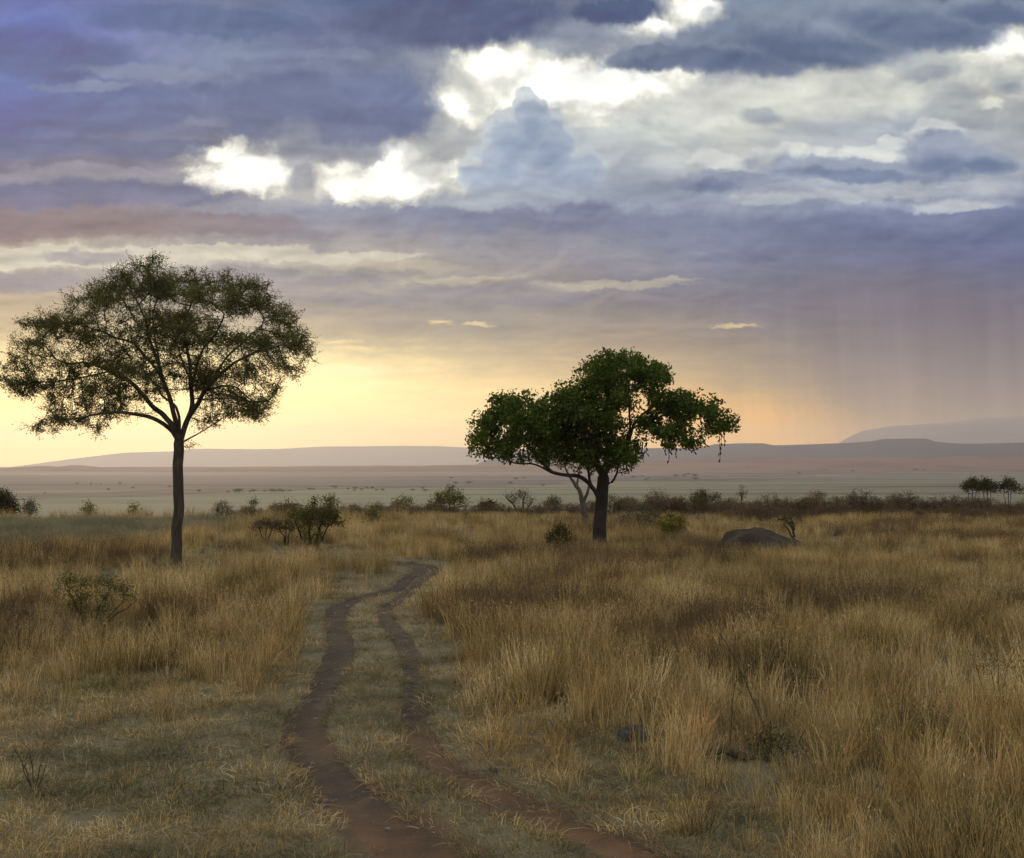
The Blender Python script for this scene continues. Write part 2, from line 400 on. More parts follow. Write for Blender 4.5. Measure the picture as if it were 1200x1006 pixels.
def spline(pts, n=160):
    P = np.array([[p[0], p[1]] for p in pts]); k = len(P)
    P = np.vstack([2 * P[0] - P[1], P, 2 * P[-1] - P[-2]])
    out = []
    for i in range(k - 1):
        a, b, c, d = P[i:i + 4]
        for t in np.linspace(0, 1, n // (k - 1) + 2, endpoint=False):
            out.append(0.5 * ((2 * b) + (-a + c) * t + (2 * a - 5 * b + 4 * c - d) * t * t + (-a + 3 * b - 3 * c + d) * t ** 3))
    out.append(P[-2])
    return np.array(out)


RUT_L = [(560,1075),(497,1006),(438,954),(388,908),(364,870),(360,843),(377,809),(392,782),(399,755),(393,724),(402,708),(431,698),(464,689),(478,676),(493,669),(488,664),(466,659.5),(440,656.5),(412,655)]
RUT_R = [(900,1075),(752,1003),(665,966),(588,935),(535,904),(503,878),(486,847),(484,812),(485,782),(472,751),(455,728),(452,713),(468,702),(482,690),(497,676),(512,668),(500,662),(478,658.5)]
rutL = spline([ground_pt(*p) for p in RUT_L], 300); rutR = spline([ground_pt(*p) for p in RUT_R], 300)


def seg_dist(x, y, pts):
    x = np.asarray(x, dtype=np.float64); y = np.asarray(y, dtype=np.float64)
    d = np.full(x.shape, 1e9)
    msk = (y < 48) & (y > 2) & (np.abs(x) < 14)
    if msk.any():
        xs, ys = x[msk], y[msk]; best = np.full(xs.shape, 1e9)
        for i in range(0, len(pts)):
            best = np.minimum(best, (xs - pts[i, 0]) ** 2 + (ys - pts[i, 1]) ** 2)
        d[msk] = np.sqrt(best)
    return d


def hgt(x, y):
    x = np.asarray(x, dtype=np.float64); y = np.asarray(y, dtype=np.float64)
    h = base_h(x, y)
    dl, dr = seg_dist(x, y, rutL), seg_dist(x, y, rutR)
    deep = 0.10 - 0.055 * smooth01((y - 14) / 12)
    h = h - deep * np.exp(-(dl / 0.31) ** 2) - deep * np.exp(-(dr / 0.23) ** 2)
    return h


def hz(x, y): return float(hgt(np.array([x]), np.array([y]))[0])


def graded(a0, a1, step, lim0, lim1, g=1.11):
    mid = list(np.arange(a0, a1 + 1e-6, step)); s = step; v = mid[-1]; up = []
    while v < lim1:
        s *= g; v += s; up.append(min(v, lim1))
    s = step; v = mid[0]; dn = []
    while v > lim0:
        s *= g; v -= s; dn.append(max(v, lim0))
    return np.array(dn[::-1] + mid + up)


LIM = 13000.0
gx = graded(-13, 15, 0.13, -LIM, LIM); gy = graded(6, 44, 0.15, -2500, LIM)
GX, GY = np.meshgrid(gx, gy)
fx, fy = GX.ravel(), GY.ravel()
dl, dr = seg_dist(fx, fy, rutL), seg_dist(fx, fy, rutR)
nearw = 1 + 0.9 * smooth01((14.5 - fy) / 4.5)
wear = np.maximum(np.exp(-(dl / 0.36 / nearw) ** 2), np.exp(-(dr / 0.27 / nearw) ** 2))
GZ = hgt(fx, fy)
nx, ny = len(gx), len(gy)
ii = np.arange(nx * ny).reshape(ny, nx)
quads = np.stack([ii[:-1, :-1], ii[:-1, 1:], ii[1:, 1:], ii[1:, :-1]], -1).reshape(-1, 4)


def ground_material():
    m, N = material('savanna_ground')
    out = N.n('ShaderNodeOutputMaterial'); b = N.n('ShaderNodeBsdfPrincipled')
    b.inputs['Roughness'].default_value = 0.95
    b.inputs['Specular IOR Level'].default_value = 0.15
    N.link(b.outputs[0], out.inputs[0])
    geo = N.n('ShaderNodeNewGeometry'); P = geo.outputs['Position']
    sp = N.n('ShaderNodeSeparateXYZ'); N.link(P, sp.inputs[0])
    # near: dry litter, grey-green mat and bare earth
    n1 = N.noise(P, 0.35, 5, 0.6); n2 = N.noise(P, 2.2, 6, 0.65); n3 = N.noise(P, 14, 5, 0.7)
    litter = N.ramp(n1, [(0.3, (0.10, 0.09, 0.055)), (0.5, (0.145, 0.122, 0.07)), (0.7, (0.125, 0.12, 0.075))])
    litter = N.mixc(N.rng(n3, 0.35, 0.7), litter, (0.20, 0.165, 0.10))
    earth = N.ramp(n2, [(0.3, (0.07, 0.048, 0.034)), (0.55, (0.12, 0.078, 0.046)), (0.75, (0.17, 0.10, 0.052))])
    earth = N.mixc(N.m('MULTIPLY', N.rng(n3, 0.45, 0.75), 0.5), earth, (0.07, 0.048, 0.036))
    at_ = N.n('ShaderNodeAttribute', attribute_name='wear')
    we = N.m('ADD', at_.outputs['Fac'], N.m('MULTIPLY', N.m('SUBTRACT', n2, .5), 1.1))
    patch = N.rng(N.noise(P, 0.8, 4, 0.6), 0.55, 0.72)
    nearc = N.mixc(N.rng(N.m('ADD', we, N.m('MULTIPLY', patch, 0.25)), 0.30, 0.75), litter, earth)
    # far: wide plain of dry and green grass in long bands, thin lines of scrub
    pl = N.mapping(P, scale=(0.00035, 0.0016, 0))
    f1 = N.noise(pl, 1.0, 4, 0.55); 
    f2 = N.noise(N.mapping(P, loc=(31, 17, 0), scale=(0.0007, 0.005, 0)), 1.0, 5, 0.6)
    f3 = N.noise(N.mapping(P, loc=(5, 3, 0), scale=(0.0016, 0.010, 0)), 1.0, 4, 0.65)
    # a slanting line of scrub parts the green near plain from the darker mauve land beyond it
    wob = N.m('ADD', N.m('MULTIPLY', N.m('SUBTRACT', f1, .5), 900), N.m('MULTIPLY', N.m('SUBTRACT', N.noise(P, 0.006, 4, 0.6), .5), 160))
    tl = N.m('ADD', N.m('SUBTRACT', sp.outputs[1], N.m('MULTIPLY', sp.outputs[0], 1.9)), N.m('ADD', wob, -2341))
    green = N.mixc(N.rng(f1, 0.4, 0.6), (0.125, 0.128, 0.068), (0.155, 0.142, 0.08))
    mauve = N.mixc(N.rng(f2, 0.42, 0.58), (0.040, 0.029, 0.036), (0.078, 0.055, 0.055))
    ypart = N.m('ADD', sp.outputs[1], N.m('MULTIPLY', N.m('SUBTRACT', f1, .5), 1800))
    mauve = N.mixc(N.rng(ypart, 3300, 4800), mauve, (0.16, 0.075, 0.05))
    plain = N.mixc(N.rng(tl, -20, 20), green, mauve)
    f4 = N.noise(N.mapping(P, loc=(77, 41, 0), scale=(0.0006, 0.0042, 0)), 1.0, 4, 0.6)
    f5 = N.noise(N.mapping(P, loc=(7, 1, 0), scale=(0.0009, 0.0055, 0)), 1.0, 5, 0.65)
    plain = N.mixc(N.m('MULTIPLY', N.rng(f4, 0.54, 0.62), 0.55), plain, (0.20, 0.165, 0.12))
    plain = N.mixc(N.m('MULTIPLY', N.rng(f5, 0.525, 0.57), N.rng(sp.outputs[1], 1200, 2200, 0.35, 0.9)), plain, (0.022, 0.02, 0.018))
    tl2 = N.m('ABSOLUTE', N.m('ADD', tl, -230))
    patchy = N.rng(N.noise(P, 0.012, 4, 0.6), 0.42, 0.52)
    plain = N.mixc(N.m('MULTIPLY', N.rng(N.m('ABSOLUTE', tl), 75, 40), N.m('MULTIPLY_ADD', patchy, 0.35, 0.6)), plain, (0.016, 0.018, 0.013))
    plain = N.mixc(N.m('MULTIPLY', N.rng(tl2, 90, 40), N.m('MULTIPLY', patchy, 0.8)), plain, (0.02, 0.02, 0.018))
    plain = N.mixc(N.m('MULTIPLY', N.rng(N.m('ABSOLUTE', N.m('ADD', ypart, -4700)), 420, 150), N.m('MULTIPLY', N.rng(sp.outputs[0], 300, 900), 0.9)), plain, (0.025, 0.022, 0.02))
    dist = N.rng(sp.outputs[1], 75, 300)
    N.link(N.mixc(dist, nearc, plain), b.inputs['Base Color'])
    bp = N.n('ShaderNodeBump'); bp.inputs['Strength'].default_value = 0.8; bp.inputs['Distance'].default_value = 0.03
    N.link(N.m('ADD', N.m('MULTIPLY', n2, 1.0), N.m('MULTIPLY', n3, 0.45)), bp.inputs['Height'])
    N.link(bp.outputs[0], b.inputs['Normal'])
    return m


g = obj('ground', npmesh('ground', np.stack([fx, fy, GZ], -1), [quads], [ground_material()], True, {'wear': wear}))
tag(g, 'savanna ground of dry litter and earth running out to the wide grey-green plain', 'ground', kind='structure')


def track_material():
    m, N = material('track_earth')
    out = N.n('ShaderNodeOutputMaterial'); b = N.n('ShaderNodeBsdfPrincipled')
    b.inputs['Roughness'].default_value = 0.95; b.inputs['Specular IOR Level'].default_value = 0.1
    N.link(b.outputs[0], out.inputs[0])
    geo = N.n('ShaderNodeNewGeometry'); P = geo.outputs['Position']
    n0 = N.noise(P, 0.25, 3, 0.5); n2 = N.noise(P, 2.6, 6, 0.68); n3 = N.noise(P, 18, 5, 0.7)
    c = N.ramp(n2, [(0.28, (0.036, 0.028, 0.023)), (0.5, (0.064, 0.047, 0.036)), (0.75, (0.115, 0.08, 0.055))])
    sy = N.n('ShaderNodeSeparateXYZ'); N.link(P, sy.inputs[0])
    c = N.mixc(N.m('MULTIPLY', N.m('MULTIPLY', N.rng(n0, 0.36, 0.56), N.rng(sy.outputs[1], 17, 11)), 0.8), c, (0.21, 0.115, 0.058))
    c = N.mixc(N.m('MULTIPLY', N.rng(n2, 0.6, 0.4), 0.3), c, (0.065, 0.053, 0.044))
    c = N.mixc(N.m('MULTIPLY', N.rng(n3, 0.55, 0.75), 0.6), c, (0.17, 0.125, 0.08))
    N.link(c, b.inputs['Base Color'])
    bp = N.n('ShaderNodeBump'); bp.inputs['Strength'].default_value = 0.9; bp.inputs['Distance'].default_value = 0.06
    N.link(N.m('ADD', n2, N.m('MULTIPLY', n3, 0.5)), bp.inputs['Height']); N.link(bp.outputs[0], b.inputs['Normal'])
    return m


def rut_strip(pts, w0, w1, seed):
    r = np.random.default_rng(seed)
    T = np.gradient(pts, axis=0); T /= np.linalg.norm(T, axis=1)[:, None]
    Nn = np.stack([-T[:, 1], T[:, 0]], -1)
    n = len(pts); k = 11
    yy = (pts[:, 1] - 8) / 24
    w = np.interp(yy, [0, 0.5, 1], [w0, (w0 + w1) / 2, w1])
    wob = np.convolve(r.normal(0, 1, n + 4), np.ones(5) / 5, 'valid')[:n] * 0.20
    wob2 = np.convolve(r.normal(0, 1, n + 4), np.ones(5) / 5, 'valid')[:n] * 0.20
    V = np.zeros((n, k, 3))
    for j in range(k):
        s = -1 + 2 * j / (k - 1)
        off = s * w * (1 + np.where(s < 0, wob, wob2))
        V[:, j, 0] = pts[:, 0] + Nn[:, 0] * off; V[:, j, 1] = pts[:, 1] + Nn[:, 1] * off
        V[:, j, 2] = 0.022 - 0.05 * abs(s) ** 4
    V = V.reshape(-1, 3)
    V[:, 2] += hgt(V[:, 0], V[:, 1])
    i2 = np.arange(n * k).reshape(n, k)
    return V, np.stack([i2[:-1, :-1], i2[:-1, 1:], i2[1:, 1:], i2[1:, :-1]], -1).reshape(-1, 4)


V1, Q1 = rut_strip(rutL, 0.36, 0.25, 3); V2, Q2 = rut_strip(rutR, 0.24, 0.19, 4)
V2[:, 2] += 0.004
tr = obj('dirt_track', npmesh('dirt_track', np.vstack([V1, V2]), [np.vstack([Q1, Q2 + len(V1)])], [track_material()], True))
tag(tr, 'two sunken wheel ruts of reddish earth winding through the dry grass', 'track', kind='structure')

# ------------------------------------------------------------------ hills on the horizon
def hill_material(name, c1, c2, c3):
    m, N = material(name)
    out = N.n('ShaderNodeOutputMaterial'); b = N.n('ShaderNodeBsdfDiffuse'); N.link(b.outputs[0], out.inputs[0])
    geo = N.n('ShaderNodeNewGeometry'); P = geo.outputs['Position']
    a = N.noise(N.mapping(P, scale=(0.0011, 0.002, 0.012)), 1.0, 5, 0.6)
    d = N.noise(N.mapping(P, loc=(9, 9, 9), scale=(0.003, 0.004, 0.05)), 1.0, 5, 0.65)
    c = N.mixc(N.rng(a, 0.4, 0.6), c1, c2); c = N.mixc(N.m('MULTIPLY', N.rng(d, 0.52, 0.66), 0.7), c, c3)
    N.link(c, b.inputs[0])
    return m


def hill(name, Y, prof, depth, mat, label, rough=1.0):
    px = np.array([p[0] for p in prof], float); py = np.array([p[1] for p in prof], float)
    xs = np.linspace(-Y * 0.62, Y * 0.62, 420)
    top = np.interp(CX + F * xs / Y, px, py)
    zt = CAMZ + (HOR - top) / F * Y
    zt = zt + rough * Y / F * 0.35 * (np.sin(xs * 0.004 * 9000 / Y) + 0.6 * np.sin(xs * 0.0137 * 9000 / Y + 2) + 0.4 * np.sin(xs * 0.031 * 9000 / Y)) * 0.5
    zb = -40.0
    prof_t = np.array([0, 0.15, 0.35, 0.55, 0.75, 0.9, 1.0, 1.15, 1.6, 2.2]); prof_h = np.array([0, 0.10, 0.27, 0.48, 0.72, 0.93, 1.0, 0.97, 0.6, -0.02])
    V = []
    for t, hh in zip(prof_t, prof_h):
        yo = Y - depth + depth * t
        z = zb + (np.maximum(zt, zb + 1) - zb) * (hh + 0.03 * math.sin(t * 9) * np.sin(xs * 0.006))
        V.append(np.stack([xs * (yo / Y if t < 1 else 1.0), np.full_like(xs, yo), z], -1))
    V = np.array(V); r, n = V.shape[:2]
    i2 = np.arange(r * n).reshape(r, n)
    q = np.stack([i2[:-1, :-1], i2[:-1, 1:], i2[1:, 1:], i2[1:, :-1]], -1).reshape(-1, 4)
    o = obj(name, npmesh(name, V.reshape(-1, 3), [q], [mat], True))
    tag(o, label, 'hills', kind='structure')


hm1 = hill_material('foothill_land', (0.13, 0.06, 0.04), (0.20, 0.10, 0.06), (0.03, 0.025, 0.022))
hm2 = hill_material('mesa_land', (0.04, 0.035, 0.05), (0.06, 0.045, 0.06), (0.03, 0.03, 0.04))
hm3 = hill_material('haze_paled_hills', (0.30, 0.24, 0.16), (0.34, 0.26, 0.17), (0.22, 0.18, 0.13))  # land colour lightened to imitate fading into distant haze
hm4 = hill_material('veil_paled_ridge', (0.46, 0.36, 0.30), (0.52, 0.40, 0.33), (0.40, 0.32, 0.28))  # pale colour stands in for the veil of rain and haze
hill('foothills', 6200, [(-300,551),(0,549),(45,546),(60,548),(83,545.5),(100,548),(300,547),(480,546),(560,544.5),(700,541),(850,538),(1000,536),(1200,535),(1500,534)], 900, hm1, 'low reddish foothills rising along the right edge of the plain')
hill('flat_topped_hills', 7700, [(-300,553),(540,551),(600,528),(700,525),(822,525),(838,521),(870,520),(896,520),(905,522),(1000,519),(1022,517.5),(1036,515),(1085,514),(1097,518),(1130,520),(1200,519),(1500,516)], 1300, hm2, 'purple flat-topped hill on the horizon right of the sausage tree', 0.7)
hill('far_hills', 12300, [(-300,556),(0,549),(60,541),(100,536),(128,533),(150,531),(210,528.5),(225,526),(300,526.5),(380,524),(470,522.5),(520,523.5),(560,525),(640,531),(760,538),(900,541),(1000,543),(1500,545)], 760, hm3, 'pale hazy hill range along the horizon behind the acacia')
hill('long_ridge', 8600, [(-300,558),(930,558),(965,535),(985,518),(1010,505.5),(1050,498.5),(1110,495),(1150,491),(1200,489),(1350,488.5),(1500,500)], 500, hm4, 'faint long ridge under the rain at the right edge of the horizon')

# ------------------------------------------------------------------ haze
HZ = 13300.0
def haze():
    m, N = material('haze_air')
    out = N.n('ShaderNodeOutputMaterial'); v = N.n('ShaderNodeVolumePrincipled')
    v.inputs['Color'].default_value = (0.88, 0.865, 0.95, 1)
    v.inputs['Density'].default_value = 0.82e-4; v.inputs['Anisotropy'].default_value = 0.56
    N.link(v.outputs[0], out.inputs['Volume'])
    z0, z1 = -45.0, 345.0
    V = [(x, y, z) for z in (z0, z1) for y in (-2700.0, HZ) for x in (-HZ, HZ)]
    f = np.array([(0, 2, 3, 1), (4, 5, 7, 6), (0, 1, 5, 4), (2, 6, 7, 3), (0, 4, 6, 2), (1, 3, 7, 5)])
    o = obj('haze', npmesh('haze', V, [f], [m]))
    tag(o, 'thin even evening haze over the whole plain', 'haze', kind='stuff')
haze()
#@@REST3

# ------------------------------------------------------------------ plant materials
def leaf_material(name, c1, c2, c3, trans=0.35, nscale=0.6):
    m, N = material(name)
    out = N.n('ShaderNodeOutputMaterial')
    geo = N.n('ShaderNodeNewGeometry'); oi = N.n('ShaderNodeObjectInfo')
    rnd = N.m('FRACT', N.m('ADD', geo.outputs['Random Per Island'], N.m('MULTIPLY', oi.outputs['Random'], 0.37)))
    c = N.ramp(rnd, [(0.0, c1), (0.5, c2), (1.0, c3)])
    nz = N.noise(geo.outputs['Position'], nscale, 3, 0.5)
    c = N.mixc(1.0, c, N.ramp(nz, [(0.3, (0.6, 0.66, 0.68)), (0.7, (1.4, 1.3, 1.1))]), 'MULTIPLY')
    d = N.n('ShaderNodeBsdfDiffuse'); t = N.n('ShaderNodeBsdfTranslucent'); mx = N.n('ShaderNodeMixShader')
    N.link(c, d.inputs[0]); N.link(N.mixc(1.0, c, (1.25, 1.15, 0.7), 'MULTIPLY'), t.inputs[0])
    mx.inputs[0].default_value = trans
    N.link(d.outputs[0], mx.inputs[1]); N.link(t.outputs[0], mx.inputs[2]); N.link(mx.outputs[0], out.inputs[0])
    return m


def bark_material(name, c1, c2, c3):
    m, N = material(name)
    out = N.n('ShaderNodeOutputMaterial'); b = N.n('ShaderNodeBsdfPrincipled'); b.inputs['Roughness'].default_value = 0.9
    b.inputs['Specular IOR Level'].default_value = 0.2
    N.link(b.outputs[0], out.inputs[0])
    tc = N.n('ShaderNodeNewGeometry'); P = tc.outputs['Position']
    a = N.noise(N.mapping(P, scale=(9, 9, 1.6)), 1.0, 6, 0.65, 0.6); d = N.noise(P, 1.3, 3, 0.5)
    c = N.ramp(a, [(0.3, c1), (0.55, c2), (0.75, c3)])
    c = N.mixc(N.m('MULTIPLY', N.rng(d, 0.5, 0.7), 0.35), c, c3)
    N.link(c, b.inputs['Base Color'])
    bp = N.n('ShaderNodeBump'); bp.inputs['Strength'].default_value = 0.9; bp.inputs['Distance'].default_value = 0.04
    N.link(a, bp.inputs['Height']); N.link(bp.outputs[0], b.inputs['Normal'])
    return m


BARK_ACACIA = bark_material('acacia_bark', (0.045, 0.037, 0.027), (0.085, 0.07, 0.05), (0.17, 0.15, 0.105))
BARK_SAUSAGE = bark_material('sausage_bark', (0.026, 0.021, 0.018), (0.045, 0.038, 0.032), (0.08, 0.068, 0.056))
BARK_GREY = bark_material('grey_bark', (0.06, 0.05, 0.042), (0.10, 0.085, 0.07), (0.17, 0.15, 0.13))
WOOD_DEAD = bark_material('dead_wood', (0.03, 0.024, 0.019), (0.055, 0.043, 0.033), (0.11, 0.09, 0.068))
STALK = bark_material('dry_stalk', (0.06, 0.045, 0.03), (0.11, 0.08, 0.05), (0.19, 0.14, 0.085))
LEAF_ACACIA = leaf_material('acacia_leaf', (0.07, 0.085, 0.03), (0.115, 0.13, 0.042), (0.19, 0.175, 0.055), 0.5)
LEAF_SAUSAGE = leaf_material('sausage_leaf', (0.036, 0.066, 0.017), (0.065, 0.108, 0.024), (0.18, 0.21, 0.055), 0.42)
LEAF_OLIVE = leaf_material('olive_leaf', (0.075, 0.082, 0.036), (0.125, 0.13, 0.05), (0.18, 0.175, 0.068), 0.42)
LEAF_DARK = leaf_material('dark_bush_leaf', (0.042, 0.042, 0.022), (0.068, 0.062, 0.03), (0.10, 0.088, 0.038), 0.25)
LEAF_YELLOW = leaf_material('yellow_green_leaf', (0.10, 0.11, 0.022), (0.15, 0.14, 0.03), (0.20, 0.17, 0.04), 0.35)
LEAF_RED = leaf_material('reddish_twig_leaf', (0.105, 0.072, 0.058), (0.155, 0.108, 0.085), (0.21, 0.15, 0.11), 0.25, 0.15)
LEAF_BROWN = leaf_material('brown_twig_leaf', (0.09, 0.063, 0.04), (0.13, 0.092, 0.055), (0.18, 0.13, 0.07), 0.2)
LEAF_GREY = leaf_material('grey_green_leaf', (0.085, 0.085, 0.065), (0.12, 0.12, 0.09), (0.15, 0.145, 0.105), 0.2)
LEAF_FAR = leaf_material('far_tree_leaf', (0.024, 0.028, 0.018), (0.034, 0.038, 0.022), (0.05, 0.05, 0.028), 0.15)


# ------------------------------------------------------------------ branching and leaves
def tubes(paths, cap=True):
    """paths: list of (pts (n,3), radii (n,), sides). Returns V, [faces3/4]."""
    VV, QQ, TT, off = [], [], [], 0
    for pts, rad, k in paths:
        pts = np.asarray(pts, float); n = len(pts)
        if n < 2: continue
        T = np.gradient(pts, axis=0); T /= (np.linalg.norm(T, axis=1)[:, None] + 1e-9)
        ref = np.array([0.93, 0.31, 0.2]) if abs(T[0] @ np.array([0, 0, 1])) > 0.6 else np.array([0.12, 0.2, 0.97])
        A = np.cross(T, ref); A /= (np.linalg.norm(A, axis=1)[:, None] + 1e-9)
        B = np.cross(T, A)
        an = np.linspace(0, 2 * np.pi, k, endpoint=False)
        ring = pts[:, None, :] + np.asarray(rad)[:, None, None] * (np.cos(an)[None, :, None] * A[:, None, :] + np.sin(an)[None, :, None] * B[:, None, :])
        VV.append(ring.reshape(-1, 3))
        i2 = np.arange(n * k).reshape(n, k) + off; j2 = np.roll(i2, -1, axis=1)
        QQ.append(np.stack([i2[:-1], j2[:-1], j2[1:], i2[1:]], -1).reshape(-1, 4))
        VV.append(pts[-1:] + T[-1:] * rad[-1] * 0.6)
        tip = off + n * k
        TT.append(np.stack([i2[-1], j2[-1], np.full(k, tip)], -1))
        off += n * k + 1
    return np.vstack(VV), [np.vstack(QQ), np.vstack(TT)]


def leaves(C, size, aspect, r, up=0.0, bend=True):
    """small rhomb leaves at points C (n,3)."""
    n = len(C)
    d = r.normal(0, 1, (n, 3)); d[:, 2] += up; d /= np.linalg.norm(d, axis=1)[:, None]
    e = np.cross(d, r.normal(0, 1, (n, 3))); e /= np.linalg.norm(e, axis=1)[:, None]
    s = (size * r.uniform(0.6, 1.35, n))[:, None]; w = s * aspect
    V = np.stack([C - d * s * 0.5, C + e * w * 0.5 + d * s * 0.05, C + d * s * 0.5, C - e * w * 0.5 + d * s * 0.05], 1).reshape(-1, 3)
    return V, np.arange(n * 4).reshape(n, 4)


def colonize(P, par, att, step, di, dk, iters, r, droop=0.0):
    P = [np.asarray(p, float) for p in P]; par = list(par)
    A = np.array(att); PA = np.array(P)
    D = ((A[:, None, :] - PA[None]) ** 2).sum(-1); near = D.argmin(1); dist = np.sqrt(D.min(1))
    alive = dist > dk
    for it in range(iters):
        act = alive & (dist < di)
        if not act.any():
            if not alive.any(): break
            di *= 1.4; continue
        new = []
        idx = near[act]; vec = A[act] - np.array(P)[idx]; vec /= np.linalg.norm(vec, axis=1)[:, None]
        for k in np.unique(idx):
            s = vec[idx == k].sum(0); nn = np.linalg.norm(s)
            if nn < 1e-3: s = r.normal(0, 1, 3); nn = np.linalg.norm(s)
            dv = s / nn + r.normal(0, 0.22, 3); dv[2] -= droop; dv /= np.linalg.norm(dv)
            p = P[k] + dv * step
            new.append((p, k))
        base = len(P)
        for p, k in new: P.append(p); par.append(int(k))
        NP = np.array([p for p, _ in new])
        D = np.sqrt(((A[:, None, :] - NP[None]) ** 2).sum(-1)); m = D.min(1); am = D.argmin(1)
        b = m < dist; near[b] = base + am[b]; dist[b] = m[b]
        alive &= dist > dk
        if len(P) > 9000: break
    return np.array(P), np.array(par)


def skeleton_paths(P, par, r0, nexp, manual=None, rmax=9.9):
    n = len(P); kids = [[] for _ in range(n)]
    for i in range(n):
        if par[i] >= 0: kids[par[i]].append(i)
    acc = np.zeros(n)
    order = np.argsort([0] * n)
    # children always come after parents
    for i in range(n - 1, -1, -1):
        if not kids[i]: acc[i] = r0 ** nexp
        if par[i] >= 0: acc[par[i]] += acc[i]
    rad = acc ** (1 / nexp)
    if manual is not None:
        for i, v in manual.items(): rad[i] = v if v > 0 else rad[i]
    rad = np.minimum(rad, rmax)
    paths = []; stack = [(0, None)]
    while stack:
        s, p0 = stack.pop()
        ch = [s]; cur = s
        while kids[cur]:
            ks = sorted(kids[cur], key=lambda q: -rad[q])
            for q in ks[1:]: stack.append((q, cur))
            cur = ks[0]; ch.append(cur)
        pts = [P[q] for q in ch]; rr = [rad[q] for q in ch]
        if p0 is not None: pts = [P[p0]] + pts; rr = [min(rad[p0], rr[0] * 1.15)] + rr
        if len(pts) < 2: continue
        pts = np.array(pts); rr = np.array(rr)
        if len(pts) > 3: pts[1:-1] = pts[1:-1] * 0.5 + 0.25 * (pts[:-2] + pts[2:])
        paths.append((pts, rr, 10 if rr[0] > 0.09 else (6 if rr[0] > 0.03 else 4)))
    return paths, rad, kids


def limbs(origin_px, Y, defs, r):
    """trunk + traced limbs: defs[name] = (parent name/None, [(px,py,dY)...], r0, r1) -> nodes, parents, manual radii"""
    P, par, man, ends = [], [], {}, {}
    for nm, (pn, pts, ra, rb) in defs.items():
        W = [np.array(at(a, b, Y + c)) for a, b, c in pts]
        if pn is not None:
            pi = ends[pn][0] if isinstance(pn, str) else ends[pn[0]][1][pn[1]]
            W = [P[pi]] + W; prev = pi
        else: prev = -1
        # resample
        W = np.array(W); seg = np.linalg.norm(np.diff(W, axis=0), axis=1); L = np.concatenate([[0], np.cumsum(seg)])
        m = max(2, int(L[-1] / 0.22))
        t = np.linspace(0, L[-1], m + 1)
        R_ = np.stack([np.interp(t, L, W[:, k]) for k in range(3)], -1)
        if len(R_) > 3:
            for _ in range(2): R_[1:-1] = 0.5 * R_[1:-1] + 0.25 * (R_[:-2] + R_[2:])
        ids = []
        for i in range(0 if pn is None else 1, len(R_)):
            P.append(R_[i] + (r.normal(0, 0.028, 3) if i else 0)); par.append(prev); prev = len(P) - 1; ids.append(prev)
            man[prev] = (ra + (rb - ra) * i / m) * (1.0 if pn is None else 0.76)
        ends[nm] = (prev, ids)
    return P, par, man


def blobs_to_pts(blobs, Y, n, r, shell=0.35):
    """ellipsoids given as (px,py,rx,ry,dY,rY[m]) -> n points"""
    vol = np.array([b[2] * b[3] * b[5] for b in blobs], float); pick = r.choice(len(blobs), n, p=vol / vol.sum())
    u = r.normal(0, 1, (n, 3)); u /= np.linalg.norm(u, axis=1)[:, None]
    u *= (r.uniform(shell ** 3, 1, n) ** (1 / 3))[:, None]
    out = np.zeros((n, 3))
    for i in range(n):
        px, py, rx, ry, dY, rY = blobs[pick[i]]
        yy = Y + dY
        c = at(px, py, yy); k = yy / F
        out[i] = (c.x + u[i, 0] * rx * k, yy + u[i, 1] * rY, c.z + u[i, 2] * ry * k)
    return out


def place_rel(V, o): return V - np.array(o)[None]


